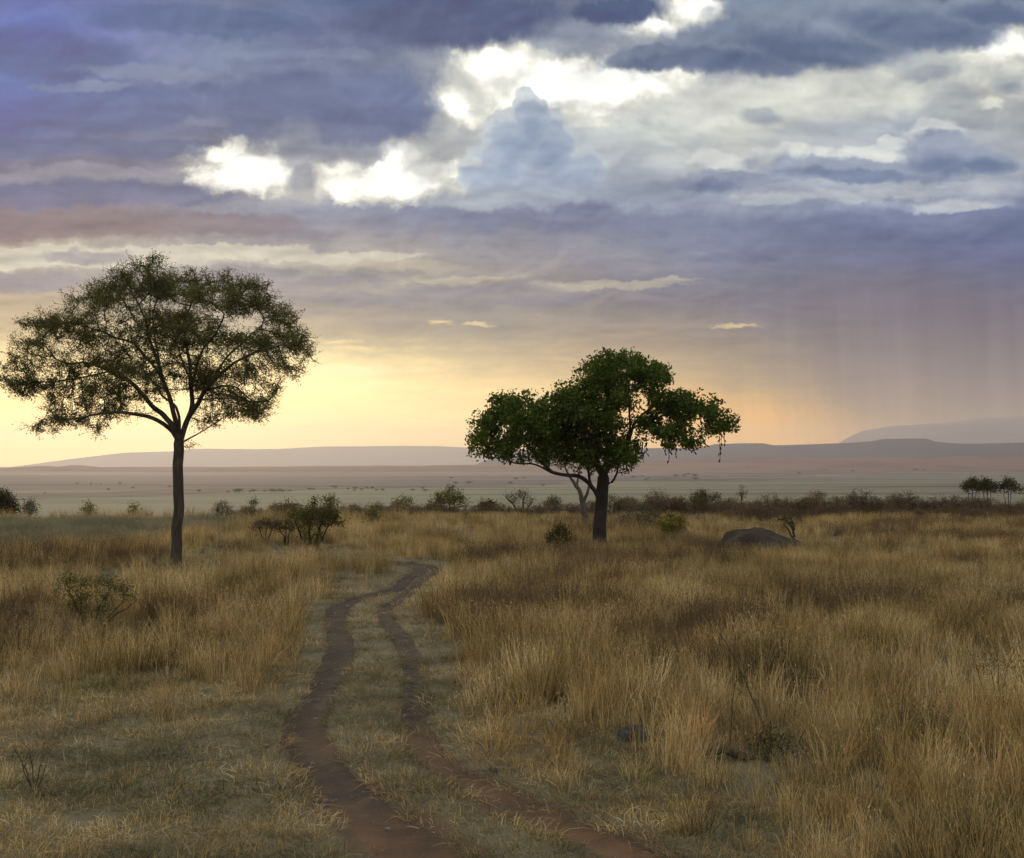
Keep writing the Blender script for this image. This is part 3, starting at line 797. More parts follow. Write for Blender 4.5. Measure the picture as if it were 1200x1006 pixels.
# ------------------------------------------------------------------ the acacia
def acacia():
    r = np.random.default_rng(5)
    base = ground_pt(207, 665); Y = base.y
    dep = lambda px: max(0.6, 3.4 * math.sqrt(max(0.05, 1 - ((px - 190) / 190) ** 2)))
    defs = {
     'trunk': (None, [(207,669,0),(206,655,0),(207.5,625,0),(210,590,0),(210,560,0),(209,535,0),(211,519,0)], 0.165, 0.16),
     'a': ('trunk', [(203,507,-.1),(194,497,-.4),(182,491,-.7),(168,487,-1.0),(150,482,-1.3),(132,481,-1.5),(112,486,-1.7),(90,490,-1.9)], 0.105, 0.035),
     'b': ('trunk', [(205,502,.1),(198,493,.4),(183,480,.8),(168,466,1.2),(158,452,1.5),(140,442,1.8),(120,430,2.1),(100,424,2.2),(75,428,2.2)], 0.13, 0.035),
     'c': (('b', 8), [(140,432,1.2),(110,440,.8),(80,445,.3),(50,448,0)], 0.06, 0.025),
     'd': ('trunk', [(207,498,-.2),(204,480,-.6),(196,462,-1.0),(190,440,-1.4),(182,418,-1.6),(176,398,-1.7),(170,372,-1.9),(160,350,-2.0)], 0.12, 0.03),
     'e': (('d', 9), [(168,412,-1.2),(150,398,-.9),(135,396,-.6),(110,385,-.2),(85,378,.2),(60,378,.5)], 0.06, 0.022),
     'f': ('trunk', [(211,495,.2),(208,478,.6),(200,470,1.0),(190,466,1.3),(183,452,1.8),(176,446,2.3),(165,430,2.7)], 0.075, 0.025),
     'g': ('trunk', [(217,497,.1),(224,482,.3),(226,465,.5),(223,440,.7),(222,418,.9),(215,396,1.2),(218,370,1.4),(228,345,1.5)], 0.125, 0.03),
     'h': (('g', 3), [(234,468,-.2),(244,455,-.6),(256,440,-1.0),(270,428,-1.4),(290,418,-1.7),(312,408,-1.9),(335,404,-2.0)], 0.105, 0.03),
     'i': (('h', 6), [(262,425,-.4),(280,405,.1),(300,385,.6),(318,372,1.0)], 0.06, 0.022),
     'j': (('h', 5), [(262,452,-1.2),(278,454,-1.6),(288,468,-1.9),(305,474,-2.1),(322,468,-2.3)], 0.05, 0.02),
     'k': (('g', 8), [(205,396,2.0),(185,392,2.6),(165,385,3.0)], 0.05, 0.022),
     'l': (('g', 7), [(235,410,.2),(250,395,-.4),(262,375,-.9),(272,352,-1.2)], 0.06, 0.022),
     'm': ('trunk', [(219,514,.0),(228,509,-.1),(240,508,-.2),(245,503,-.2),(247,497,-.3)], 0.04, 0.016),
     'n': ('trunk', [(221,525,.0),(225,522,-.05),(229,522.5,-.1)], 0.018, 0.008),
     'o': (('d', 12), [(178,375,-1.2),(185,345,-.8),(186,322,-.5),(183,305,-.4)], 0.045, 0.018),
    }
    P, par, man = limbs(None, Y, defs, r)
    B = []
    def bl(px, py, rx, ry):
        for _ in range(3):
            d = dep(px) * r.uniform(-0.8, 0.8)
            B.append((px + r.uniform(-6, 6), py + r.uniform(-4, 4), rx, ry, d, 1.0))
    for b in [(28,428,26,14),(14,445,14,9),(55,380,30,16),(95,388,42,20),(40,405,20,12),(50,452,42,16),(98,470,38,16),(72,492,24,9),(58,503,16,7),(120,455,30,14),
              (110,350,26,14),(130,345,34,17),(155,322,26,13),(180,306,16,7),(172,340,30,18),(205,336,44,16),(245,330,40,14),(250,356,40,16),(290,335,34,13),(300,355,34,16),
              (335,372,24,14),(325,400,34,16),(350,405,18,12),(358,420,14,9),(330,430,22,12),(305,440,24,14),(322,455,14,8),(306,474,18,9),(285,468,20,12),(262,478,14,10),(268,440,24,14),
              (160,392,32,15),(205,372,34,14),(215,400,24,12),(262,396,30,14),(165,440,26,10),(148,415,26,12),(128,425,22,12),(140,480,16,8),(190,430,14,10),(245,430,18,10),(85,425,28,12),(245,492,14,8),(115,500,10,6),(200,425,34,18),(238,452,22,14),(175,455,24,12),(150,442,24,12),(190,385,36,16),(230,385,30,14),(285,400,26,14),(30,450,20,12),(290,485,18,10)]:
        bl(*b)
    att = blobs_to_pts(B, Y, 2150, r, 0.1)
    P, par = colonize(P, par, att, 0.17, 1.6, 0.20, 70, r, 0.02)
    paths, rad, kids = skeleton_paths(P, par, 0.0075, 2.3, man)
    # flare at the foot
    p0 = paths[0]
    zz = p0[0][:, 2] - base.z
    p0 = (p0[0], p0[1] * (1 + 0.30 * np.exp(-np.maximum(zz, 0) / 0.25)), 14); paths[0] = p0
    # wiry twigs at every fine node
    fine = [i for i in range(len(P)) if rad[i] < 0.02]
    tw = []
    for i in fine:
        for _ in range(3):
            d = r.normal(0, 1, 3); d[2] = d[2] * 0.7 + 0.1; d /= np.linalg.norm(d)
            L = r.uniform(0.15, 0.50); mid = P[i] + d * L * 0.5 + r.normal(0, 0.03, 3)
            tw.append((np.array([P[i], mid, P[i] + d * L + r.normal(0, 0.05, 3)]), np.array([0.008, 0.006, 0.004]), 3))
    root = thing('acacia_tree', base, 'tall thin-leaved acacia with one bare trunk and a wide airy crown', 'tree')
    V, Fs = tubes(paths)
    obj('trunk', npmesh('acacia_trunk', place_rel(V, base), Fs, [BARK_ACACIA], True), root)
    C = []
    for pts, _, _ in tw:
        m = r.integers(11, 24)
        t = r.uniform(0.1, 1.05, m)[:, None]
        C.append(pts[0] + (pts[2] - pts[0]) * t + r.normal(0, 0.055, (m, 3)))
    C = np.vstack(C)
    # denser knots of foliage seen in the upper crown
    for (px, py, rx, ry, nn) in [(250,357,15,11,700),(196,324,4,4,160),(150,365,26,10,500),(95,395,30,12,600),(215,345,26,8,500)]:
        C = np.vstack([C, blobs_to_pts([(px, py, rx, ry, -0.6, 0.7)], Y, nn, r, 0.0)])
    V, Q = leaves(C, 0.066, 0.36, r)
    V2, F2 = tubes(tw)
    off = len(V)
    mi = np.concatenate([np.zeros(len(Q)), np.ones(sum(len(f) for f in F2))]).astype(np.int32)
    me = npmesh('acacia_crown', place_rel(np.vstack([V, V2]), base), [Q] + [f + off for f in F2], [LEAF_ACACIA, BARK_ACACIA], False, None, mi)
    obj('crown', me, root)
    return len(C), len(P)


# ------------------------------------------------------------------ the sausage tree
def sausage():
    r = np.random.default_rng(9)
    base = ground_pt(702, 641); Y = base.y
    defs = {
     'trunk': (None, [(702,645,0),(702,630,0),(703,610,0),(705,590,0),(706,575,0),(707,560,0)], 0.27, 0.23),
     'a': (('trunk', 8), [(693,570,-.3),(685,560,-.6),(672,555.5,-1.0),(656,557.5,-1.4),(645,553,-1.7),(640,545,-1.9),(630,538,-1.6),(622,528,-1.0),(612,515,-.4),(600,505,0)], 0.12, 0.05),
     'a2': (('a', 12), [(620,541,-1.6),(609,546.5,-1.6),(598,542,-1.5),(585,533,-1.2),(568,522,-.8)], 0.05, 0.03),
     'b': ('trunk', [(698,545,.3),(690,520,.7),(680,495,1.0),(668,475,1.3),(650,462,1.6)], 0.15, 0.05),
     'c': ('trunk', [(710,545,-.1),(715,520,-.3),(718,495,-.5),(715,470,-.6),(712,445,-.7),(710,428,-.7)], 0.16, 0.05),
     'd': ('trunk', [(714,548,.2),(724,536,.5),(735,520,.9),(742,500,1.2),(752,485,1.4),(768,474,1.5),(785,470,1.6)], 0.12, 0.04),
     'e': (('d', 7), [(740,495,.2),(735,475,.0),(742,455,-.2),(755,440,-.3),(770,434,-.4)], 0.07, 0.03),
     'f': (('d', 11), [(775,488,1.0),(795,482,.6),(818,478,.3),(838,486,.1),(850,495,.0)], 0.06, 0.025),
     'g': ('trunk', [(716,572,.0),(722,563,.0),(724,553,-.1),(722,545,-.2),(728,538,-.3)], 0.085, 0.035),
     'h': (('g', 4), [(731,553,-.1),(736,552.5,-.1)], 0.03, 0.02),
     'i': ('trunk', [(702,545,-.5),(694,520,-1.2),(685,500,-1.8),(676,485,-2.2)], 0.12, 0.05),
     'j': (('trunk', 7), [(690,560,.4),(687,545,.8),(684,530,1.2),(670,515,1.8)], 0.08, 0.04),
    }
    P, par, man = limbs(None, Y, defs, r)
    B = []
    for (px, py, rx, ry) in [(556,514,12,12),(566,498,15,14),(572,524,18,11),(588,478,18,14),(592,502,26,20),(604,528,20,10),(612,474,20,13),(622,500,28,22),(640,492,28,24),(650,520,24,16),
                             (662,468,20,15),(640,536,14,7),(676,480,30,24),(690,505,36,28),(700,535,30,14),(668,536,20,9),(690,452,16,13),(700,436,20,16),(716,428,24,13),(738,428,20,13),(728,446,28,13),(706,462,26,16),
                             (755,440,18,12),(772,434,13,8),(778,446,10,6),(765,462,16,8),(728,468,20,9),(738,535,12,10),(725,522,18,12),(762,492,20,11),(782,475,22,12),(800,466,20,9),(800,486,26,12),(775,508,22,9),(818,478,18,11),(795,508,18,9),(812,520,10,5),
                             (830,470,10,6),(842,490,13,10),(850,500,11,9),(838,503,10,6),(788,524,8,6),(700,490,30,20)]:
        D = 2.6 * math.sqrt(max(0.08, 1 - ((px - 700) / 165) ** 2))
        for _ in range(3):
            B.append((px + r.uniform(-3, 3), py + r.uniform(-2, 2), rx, ry, D * r.uniform(-0.9, 0.9), 0.8))
    att = blobs_to_pts(B, Y, 1500, r)
    P, par = colonize(P, par, att, 0.19, 1.5, 0.22, 70, r)
    paths, rad, kids = skeleton_paths(P, par, 0.010, 2.3, man)
    zz = paths[0][0][:, 2] - base.z
    paths[0] = (paths[0][0], paths[0][1] * (1 + 0.22 * np.exp(-np.maximum(zz, 0) / 0.3)), 16)
    root = thing('sausage_tree', base, 'broad dark green sausage tree with a stout trunk and hanging stalks', 'tree')
    V, Fs = tubes(paths)
    obj('trunk', npmesh('sausage_trunk', place_rel(V, base), Fs, [BARK_SAUSAGE], True), root)
    # rosettes of large leaflets
    fine = np.array([P[i] for i in range(len(P)) if rad[i] < 0.03])
    spr = blobs_to_pts([(a_, b_, c_ * 1.22, d_ * 1.22, e_, f_ * 1.15) for a_, b_, c_, d_, e_, f_ in B], Y, 420, r, 0.93)
    cen = np.vstack([fine + r.normal(0, 0.08, fine.shape), att + r.normal(0, 0.08, att.shape), spr])
    C = []
    for c in cen:
        m = r.integers(11, 18); u = r.normal(0, 1, (m, 3)); u /= np.linalg.norm(u, axis=1)[:, None]
        C.append(c + u * r.uniform(0.05, 0.25, (m, 1)))
    C = np.vstack(C)
    V, Q = leaves(C, 0.15, 0.5, r)
    obj('crown', npmesh('sausage_crown', place_rel(V, base), [Q], [LEAF_SAUSAGE], False), root)
    # long flower and fruit stalks hanging under the crown
    for (px, y0, y1) in [(826,480,506),(830,482,512),(835,484,500),(843,490,539),(845,500,530),(848,495,520),(780,510,531),(784,512,540),(792,512,534),(758,515,532),(752,520,536),(738,455,476),(742,452,472),(733,462,480),(822,490,509),(740,532,541),(812,522,530)]:
        dY = r.uniform(-0.6, 0.6); n = 8
        a = np.array(at(px, y0 - 8, Y + dY)); b = np.array(at(px + r.uniform(-1.2, 1.2), y1, Y + dY))
        pts = a + (b - a) * np.linspace(0, 1, n)[:, None]; pts[1:-1] += r.normal(0, 0.012, (n - 2, 3))
        rr = np.full(n, 0.011); L = np.linalg.norm(b - a)
        pth = [(pts, rr, 4)]
        # buds / young fruit along the lower half
        for t in np.linspace(0.45, 1.0, 5):
            q = a + (b - a) * t; w = r.uniform(0.018, 0.034)
            sd_ = r.normal(0, 0.03, 3); sd_[2] = -0.02
            pth.append((np.array([q, q + sd_ * 0.8, q + sd_ * 1.4 + (0, 0, -0.05), q + sd_ * 1.5 + (0, 0, -0.09)]), np.array([0.006, w, w, 0.006]), 5))
        V, Fs = tubes(pth)
        obj('hanging_stalk', npmesh('hanging_stalk', place_rel(V, base), Fs, [LEAF_DARK], True), root)


# ------------------------------------------------------------------ smaller plants
def plant(name, base, label, cat, blobs, Yc, stems, leafmat, barkmat, nleaf, lsize, aspect, seed, group=None, natt=160, step=0.12, twigs=1, r0=0.006, shell=0.2, rmax=0.2):
    """bush or small tree: stems are px polylines (px,py,dY) with a start radius; branches colonise the blobs; leaves fill them"""
    r = np.random.default_rng(seed)
    defs = {}
    for k, (pts, ra, rb) in enumerate(stems):
        defs['s%d' % k] = (None, pts, ra, rb)
    root = thing(name, base, label, cat, group)
    PATH = []; FINE = []
    att = blobs_to_pts(blobs, Yc, natt, r, shell) if blobs else None
    Ps, pars, mans = [], [], {}
    for nm in defs:
        P, par, man = limbs(None, Yc, {nm: defs[nm]}, r)
        o = len(Ps)
        Ps += P; pars += [p + o if p >= 0 else -1 for p in par]; mans.update({k + o: v for k, v in man.items()})
    if att is not None:
        P, par = colonize(Ps, pars, att, step, 1.2, step * 1.1, 60, r)
    else: P, par = np.array(Ps), np.array(pars)
    # one pass per stem root
    roots = [i for i in range(len(par)) if par[i] < 0]
    n = len(P); kids = [[] for _ in range(n)]
    for i in range(n):
        if par[i] >= 0: kids[par[i]].append(i)
    acc = np.zeros(n)
    for i in range(n - 1, -1, -1):
        if not kids[i]: acc[i] = r0 ** 2.3
        if par[i] >= 0: acc[par[i]] += acc[i]
    rad = acc ** (1 / 2.3)
    for i, v in mans.items(): rad[i] = max(v, 0.004)
    rad = np.minimum(rad, rmax)
    stack = [(q, None) for q in roots]
    while stack:
        s, p0 = stack.pop(); ch = [s]; cur = s
        while kids[cur]:
            ks = sorted(kids[cur], key=lambda q: -rad[q])
            for q in ks[1:]: stack.append((q, cur))
            cur = ks[0]; ch.append(cur)
        pts = [P[q] for q in ch]; rr = [rad[q] for q in ch]
        if p0 is not None: pts = [P[p0]] + pts; rr = [min(rad[p0], rr[0] * 1.15)] + rr
        if len(pts) > 1: PATH.append((np.array(pts), np.array(rr), 7 if rr[0] > 0.05 else 4))
    fine = P[rad < max(0.02, r0 * 2.5)]
    for p in fine:
        for _ in range(twigs):
            d = r.normal(0, 1, 3); d[2] = abs(d[2]) * 0.6 + 0.15; d /= np.linalg.norm(d); L = r.uniform(0.1, 0.34)
            PATH.append((np.array([p, p + d * L * 0.5 + r.normal(0, 0.02, 3), p + d * L]), np.array([r0 * 0.8, r0 * 0.65, r0 * 0.4]), 3))
    V, Fs = tubes(PATH)
    bb = np.array(base)
    obj('stem' if cat != 'tree' else 'trunk', npmesh(name + '_stem', place_rel(V, bb), Fs, [barkmat], True), root)
    if nleaf and blobs:
        src = np.vstack([fine, att]) if len(fine) else att
        C = src[r.integers(0, len(src), nleaf)] + r.normal(0, step * 0.75, (nleaf, 3))
        V, Q = leaves(C, lsize, aspect, r)
        obj('foliage' if cat != 'tree' else 'crown', npmesh(name + '_leaves', place_rel(V, bb), [Q], [leafmat], False), root)
    return root


def copy_thing(o, loc, rz, sc, label=None, group=None):
    c = o.copy(); COL.objects.link(c)
    c.location = loc; c.rotation_euler = (0, 0, rz); c.scale = sc
    if label: c['label'] = label
    if group: c['group'] = group
    for ch in o.children:
        k = ch.copy(); COL.objects.link(k); k.parent = c
    return c


acacia()
sausage()
#@@REST4

# ------------------------------------------------------------------ grass
def grass_material(name, stops, trans=0.35, big=0.22, patches=False):
    m, N = material(name)
    out = N.n('ShaderNodeOutputMaterial')
    geo = N.n('ShaderNodeNewGeometry'); oi = N.n('ShaderNodeObjectInfo')
    rnd = N.m('FRACT', N.m('ADD', geo.outputs['Random Per Island'], oi.outputs['Random']))
    n1 = N.noise(geo.outputs['Position'], big, 3, 0.55)
    n2 = N.noise(N.mapping(geo.outputs['Position'], loc=(40, 3, 0)), 0.9, 2, 0.5)
    f = N.m('ADD', N.m('MULTIPLY', rnd, 0.46), N.m('ADD', N.m('MULTIPLY', N.rng(n1, 0.3, 0.7, smooth=False), 0.26), N.m('MULTIPLY', N.rng(n2, 0.32, 0.68, smooth=False), 0.33)))
    c = N.ramp(f, stops)
    if patches:                       # rusty and olive stands among the straw
        n3 = N.noise(N.mapping(geo.outputs['Position'], loc=(12, 9, 0)), 0.55, 4, 0.6)
        hv = N.m('ADD', n3, N.m('MULTIPLY', N.m('SUBTRACT', rnd, .5), 0.16))
        c = N.mixc(N.m('MULTIPLY', N.rng(hv, 0.56, 0.70), 0.5), c, N.mixc(1.0, c, (1.0, 0.66, 0.42), 'MULTIPLY'))
        c = N.mixc(N.m('MULTIPLY', N.rng(hv, 0.47, 0.34), 0.7), c, N.mixc(1.0, c, (0.58, 0.66, 0.48), 'MULTIPLY'))
    d = N.n('ShaderNodeBsdfDiffuse'); t = N.n('ShaderNodeBsdfTranslucent'); mx = N.n('ShaderNodeMixShader')
    N.link(c, d.inputs[0]); N.link(c, t.inputs[0]); mx.inputs[0].default_value = trans
    N.link(d.outputs[0], mx.inputs[1]); N.link(t.outputs[0], mx.inputs[2]); N.link(mx.outputs[0], out.inputs[0])
    return m


G_GOLD = grass_material('golden_straw', [(0.0, (0.045, 0.036, 0.02)), (0.25, (0.115, 0.088, 0.042)), (0.46, (0.33, 0.242, 0.104)), (0.68, (0.64, 0.475, 0.205)), (0.88, (0.95, 0.78, 0.47))], patches=True)
G_MAT = grass_material('grey_green_sward', [(0.0, (0.055, 0.056, 0.034)), (0.3, (0.135, 0.126, 0.076)), (0.55, (0.24, 0.205, 0.118)), (0.8, (0.40, 0.30, 0.15)), (1.0, (0.74, 0.60, 0.36))], 0.3, 0.35)
G_PALE = grass_material('silvery_grass', [(0.0, (0.10, 0.095, 0.06)), (0.4, (0.20, 0.185, 0.12)), (0.7, (0.31, 0.28, 0.18)), (1.0, (0.46, 0.39, 0.24))], 0.3)
G_RUST = grass_material('rusty_weed', [(0.0, (0.055, 0.045, 0.034)), (0.4, (0.11, 0.08, 0.05)), (0.7, (0.22, 0.145, 0.07)), (1.0, (0.38, 0.25, 0.11))], 0.3)


def tuft(name, nb, rad, h0, h1, width, lean, seed, mat, heads=0.0, droop=0.20):
    r = np.random.default_rng(seed)
    V, Q, T = [], [], []
    o = 0
    for i in range(nb):
        a = r.uniform(0, 2 * np.pi); q = rad * math.sqrt(r.uniform(0, 1))
        b = np.array([q * math.cos(a), q * math.sin(a), -0.02])
        a2 = a + r.normal(0, 0.9)
        ln = abs(r.normal(0, lean)); d = np.array([math.cos(a2) * ln, math.sin(a2) * ln, 1.0]); d /= np.linalg.norm(d)
        h = r.uniform(h0, h1)
        side = np.cross(d, r.normal(0, 1, 3)); side /= np.linalg.norm(side)
        dr = np.array([math.cos(a2), math.sin(a2), -0.5]) * droop * (r.uniform(0.1, 1.0) if r.uniform() < .8 else r.uniform(1.2, 2.4)) * h
        w = width * r.uniform(0.7, 1.3)
        p = [b, b + d * h * 0.5 + dr * 0.12, b + d * h * 0.82 + dr * 0.45, b + d * h + dr]
        V += [p[0] - side * w, p[0] + side * w, p[1] - side * w * 0.8, p[1] + side * w * 0.8, p[2] - side * w * .5, p[2] + side * w * .5, p[3]]
        Q += [(o, o + 1, o + 3, o + 2), (o + 2, o + 3, o + 5, o + 4)]; T.append((o + 4, o + 5, o + 6)); o += 7
        if r.uniform() < heads:          # loose seed head
            for _ in range(3):
                c = p[2] + (p[3] - p[2]) * r.uniform(0.3, 1.1); e = r.normal(0, 1, 3); e[2] = abs(e[2]) + 1.8; e /= np.linalg.norm(e)
                s = r.uniform(0.03, 0.055); sd_ = np.cross(e, r.normal(0, 1, 3)); sd_ /= np.linalg.norm(sd_)
                V += [c, c + e * s * .5 + sd_ * s * .09, c + e * s, c + e * s * .5 - sd_ * s * .09]; Q.append((o, o + 1, o + 2, o + 3)); o += 4
    return npmesh(name, np.array(V), [np.array(Q), np.array(T)], [mat], True)


def scatter(name, label, variants, pts, rots, scl, var):
    """one mass of grass: tufts instanced on the points of this object by geometry nodes"""
    me = bpy.data.meshes.new(name)
    me.vertices.add(len(pts)); me.vertices.foreach_set('co', np.asarray(pts, np.float32).ravel())
    a = me.attributes.new('turn', 'FLOAT_VECTOR', 'POINT'); a.data.foreach_set('vector', np.asarray(rots, np.float32).ravel())
    a = me.attributes.new('size', 'FLOAT_VECTOR', 'POINT'); a.data.foreach_set('vector', np.asarray(scl, np.float32).ravel())
    a = me.attributes.new('pick', 'INT', 'POINT'); a.data.foreach_set('value', np.asarray(var, np.int32))
    o = obj(name, me); tag(o, label, 'grass', kind='stuff')
    ng = bpy.data.node_groups.new(name + '_tufts', 'GeometryNodeTree')
    ng.interface.new_socket('Geometry', in_out='INPUT', socket_type='NodeSocketGeometry')
    ng.interface.new_socket('Geometry', in_out='OUTPUT', socket_type='NodeSocketGeometry')
    gi = ng.nodes.new('NodeGroupInput'); go = ng.nodes.new('NodeGroupOutput'); jn = ng.nodes.new('GeometryNodeJoinGeometry')
    def attr(nm, typ):
        n = ng.nodes.new('GeometryNodeInputNamedAttribute'); n.data_type = typ; n.inputs[0].default_value = nm
        return [s for s in n.outputs if s.enabled and s.name == 'Attribute'][0]
    tu, si, pk = attr('turn', 'FLOAT_VECTOR'), attr('size', 'FLOAT_VECTOR'), attr('pick', 'INT')
    e2r = ng.nodes.new('FunctionNodeEulerToRotation'); ng.links.new(tu, e2r.inputs[0])
    for k, vm in enumerate(variants):
        so = bpy.data.objects.new(name + '_tuft', vm)          # geometry source, not linked to the scene
        oi = ng.nodes.new('GeometryNodeObjectInfo'); oi.inputs['Object'].default_value = so; oi.inputs['As Instance'].default_value = False
        cm = ng.nodes.new('FunctionNodeCompare'); cm.data_type = 'INT'; cm.operation = 'EQUAL'
        ia, ib = [s for s in cm.inputs if s.enabled][:2]
        ng.links.new(pk, ia); ib.default_value = k
        ip = ng.nodes.new('GeometryNodeInstanceOnPoints')
        ng.links.new(gi.outputs[0], ip.inputs['Points']); ng.links.new(cm.outputs[0], ip.inputs['Selection'])
        ng.links.new(oi.outputs['Geometry'], ip.inputs['Instance'])
        ng.links.new(e2r.outputs[0], ip.inputs['Rotation']); ng.links.new(si, ip.inputs['Scale'])
        ng.links.new(ip.outputs[0], jn.inputs[0])
    ng.links.new(jn.outputs[0], go.inputs[0])
    md = o.modifiers.new('tufts', 'NODES'); md.node_group = ng
    return o


def vnoise(x, y, s, seed):
    r = np.random.default_rng(seed); tab = r.uniform(0, 1, (128, 128))
    u, v = x / s + 50, y / s + 50
    i, j = np.floor(u).astype(int), np.floor(v).astype(int); fu, fv = smooth01(u - i), smooth01(v - j)
    g = lambda a, b: tab[a % 128, b % 128]
    return (g(i, j) * (1 - fu) + g(i + 1, j) * fu) * (1 - fv) + (g(i, j + 1) * (1 - fu) + g(i + 1, j + 1) * fu) * fv


def inpoly(x, y, poly):
    c = np.zeros(x.shape, bool); n = len(poly)
    for i in range(n):
        x0, y0 = poly[i]; x1, y1 = poly[(i + 1) % n]
        k = ((y0 > y) != (y1 > y)) & (x < (x1 - x0) * (y - y0) / (y1 - y0 + 1e-9) + x0)
        c ^= k
    return c


def W(*pts): return [tuple(ground_pt(*p)[:2]) for p in pts]
# regions of the place, as ground polygons
# tall golden stand right of the track
TALL = W((494,664),(500,690),(488,716),(520,742),(560,778),(610,815),(655,850),(700,868),(790,905),(880,950),(1010,1003),(1100,1060)) + [(12, 7.5), (60, 60), (30, 75), (-2, 70)]
MIDR = W((455,700),(480,724),(497,770),(497,840),(540,890),(620,935),(720,975),(840,1040)) + [(12, 6), (30, 40), (-2, 44)]
LEFT = [(-40, 70)] + W((395,655),(392,690),(382,720),(376,745),(352,775),(300,790),(240,800),(150,790),(80,800),(0,790),(-120,800)) + [(-40, 18)]
PALE = [(-60, 70), (-60, 38)] + W((-60,650),(20,648),(120,642),(205,634),(265,622),(310,612),(330,604)) + [(-12, 72)]

rg = np.random.default_rng(21)
def cand(y0, y1, dens):
    A = (y1 - y0) * (2 * (0.44 * y1 + 6)); n = int(A * dens)
    y = rg.uniform(y0, y1, n); x = rg.uniform(-1, 1, n) * (0.44 * y1 + 6)
    k = np.abs(x) < 0.44 * y + 6
    return x[k], y[k]


BARE = [(*ground_pt(207, 665)[:2], 2.6), (*ground_pt(702, 641)[:2], 2.6), (*ground_pt(890, 656)[:2], 0.7), (*ground_pt(366, 645)[:2], 3.4), (*ground_pt(655, 646)[:2], 1.0), (*ground_pt(108, 735)[:2], 1.6), (*ground_pt(872, 900)[:2], 0.6)]


def put(lists):
    X = np.concatenate([l[0] for l in lists]); Yy = np.concatenate([l[1] for l in lists]); S = np.concatenate([l[2] for l in lists]); VV = np.concatenate([l[3] for l in lists])
    for bx, by, br in BARE:             # grass stays low round the trunks, the mound and the shrubs
        dd = np.hypot(X - bx, (Yy - by + br * .45) * .8); S = S * (0.42 + 0.58 * smooth01(dd / br - 0.35))
    Z = hgt(X, Yy); n = len(X)
    rot = np.stack([rg.normal(0, 0.08, n), rg.normal(0, 0.08, n), rg.uniform(0, 6.28, n)], -1)
    wid = rg.uniform(0.85, 1.25, n)
    return np.stack([X, Yy, Z], -1), rot, np.stack([S * wid, S * wid, S], -1), VV


tall = [tuft('tall_tuft', 50, 0.15, 0.28, 0.92, 0.0034, 0.16, 100 + k, G_GOLD, 0.22) for k in range(4)]
mid = [tuft('mid_tuft', 44, 0.15, 0.22, 0.52, 0.0031, 0.34, 120 + k, G_GOLD, 0.2, 0.36) for k in range(3)]
mat = [tuft('mat_tuft', 46, 0.20, 0.04, 0.13, 0.0028, 1.1, 140 + k, G_MAT, 0.0, 0.7) for k in range(4)]
matg = [tuft('mat_tuft', 30, 0.20, 0.05, 0.17, 0.0028, 1.0, 150 + k, G_GOLD, 0.0, 0.7) for k in range(2)]
pale = [tuft('pale_tuft', 44, 0.20, 0.22, 0.55, 0.0036, 0.45, 160 + k, G_PALE, 0.1, 0.5) for k in range(3)]
rust = [tuft('weed_tuft', 26, 0.12, 0.4, 0.90, 0.0036, 0.28, 180 + k, G_RUST, 0.7) for k in range(3)]

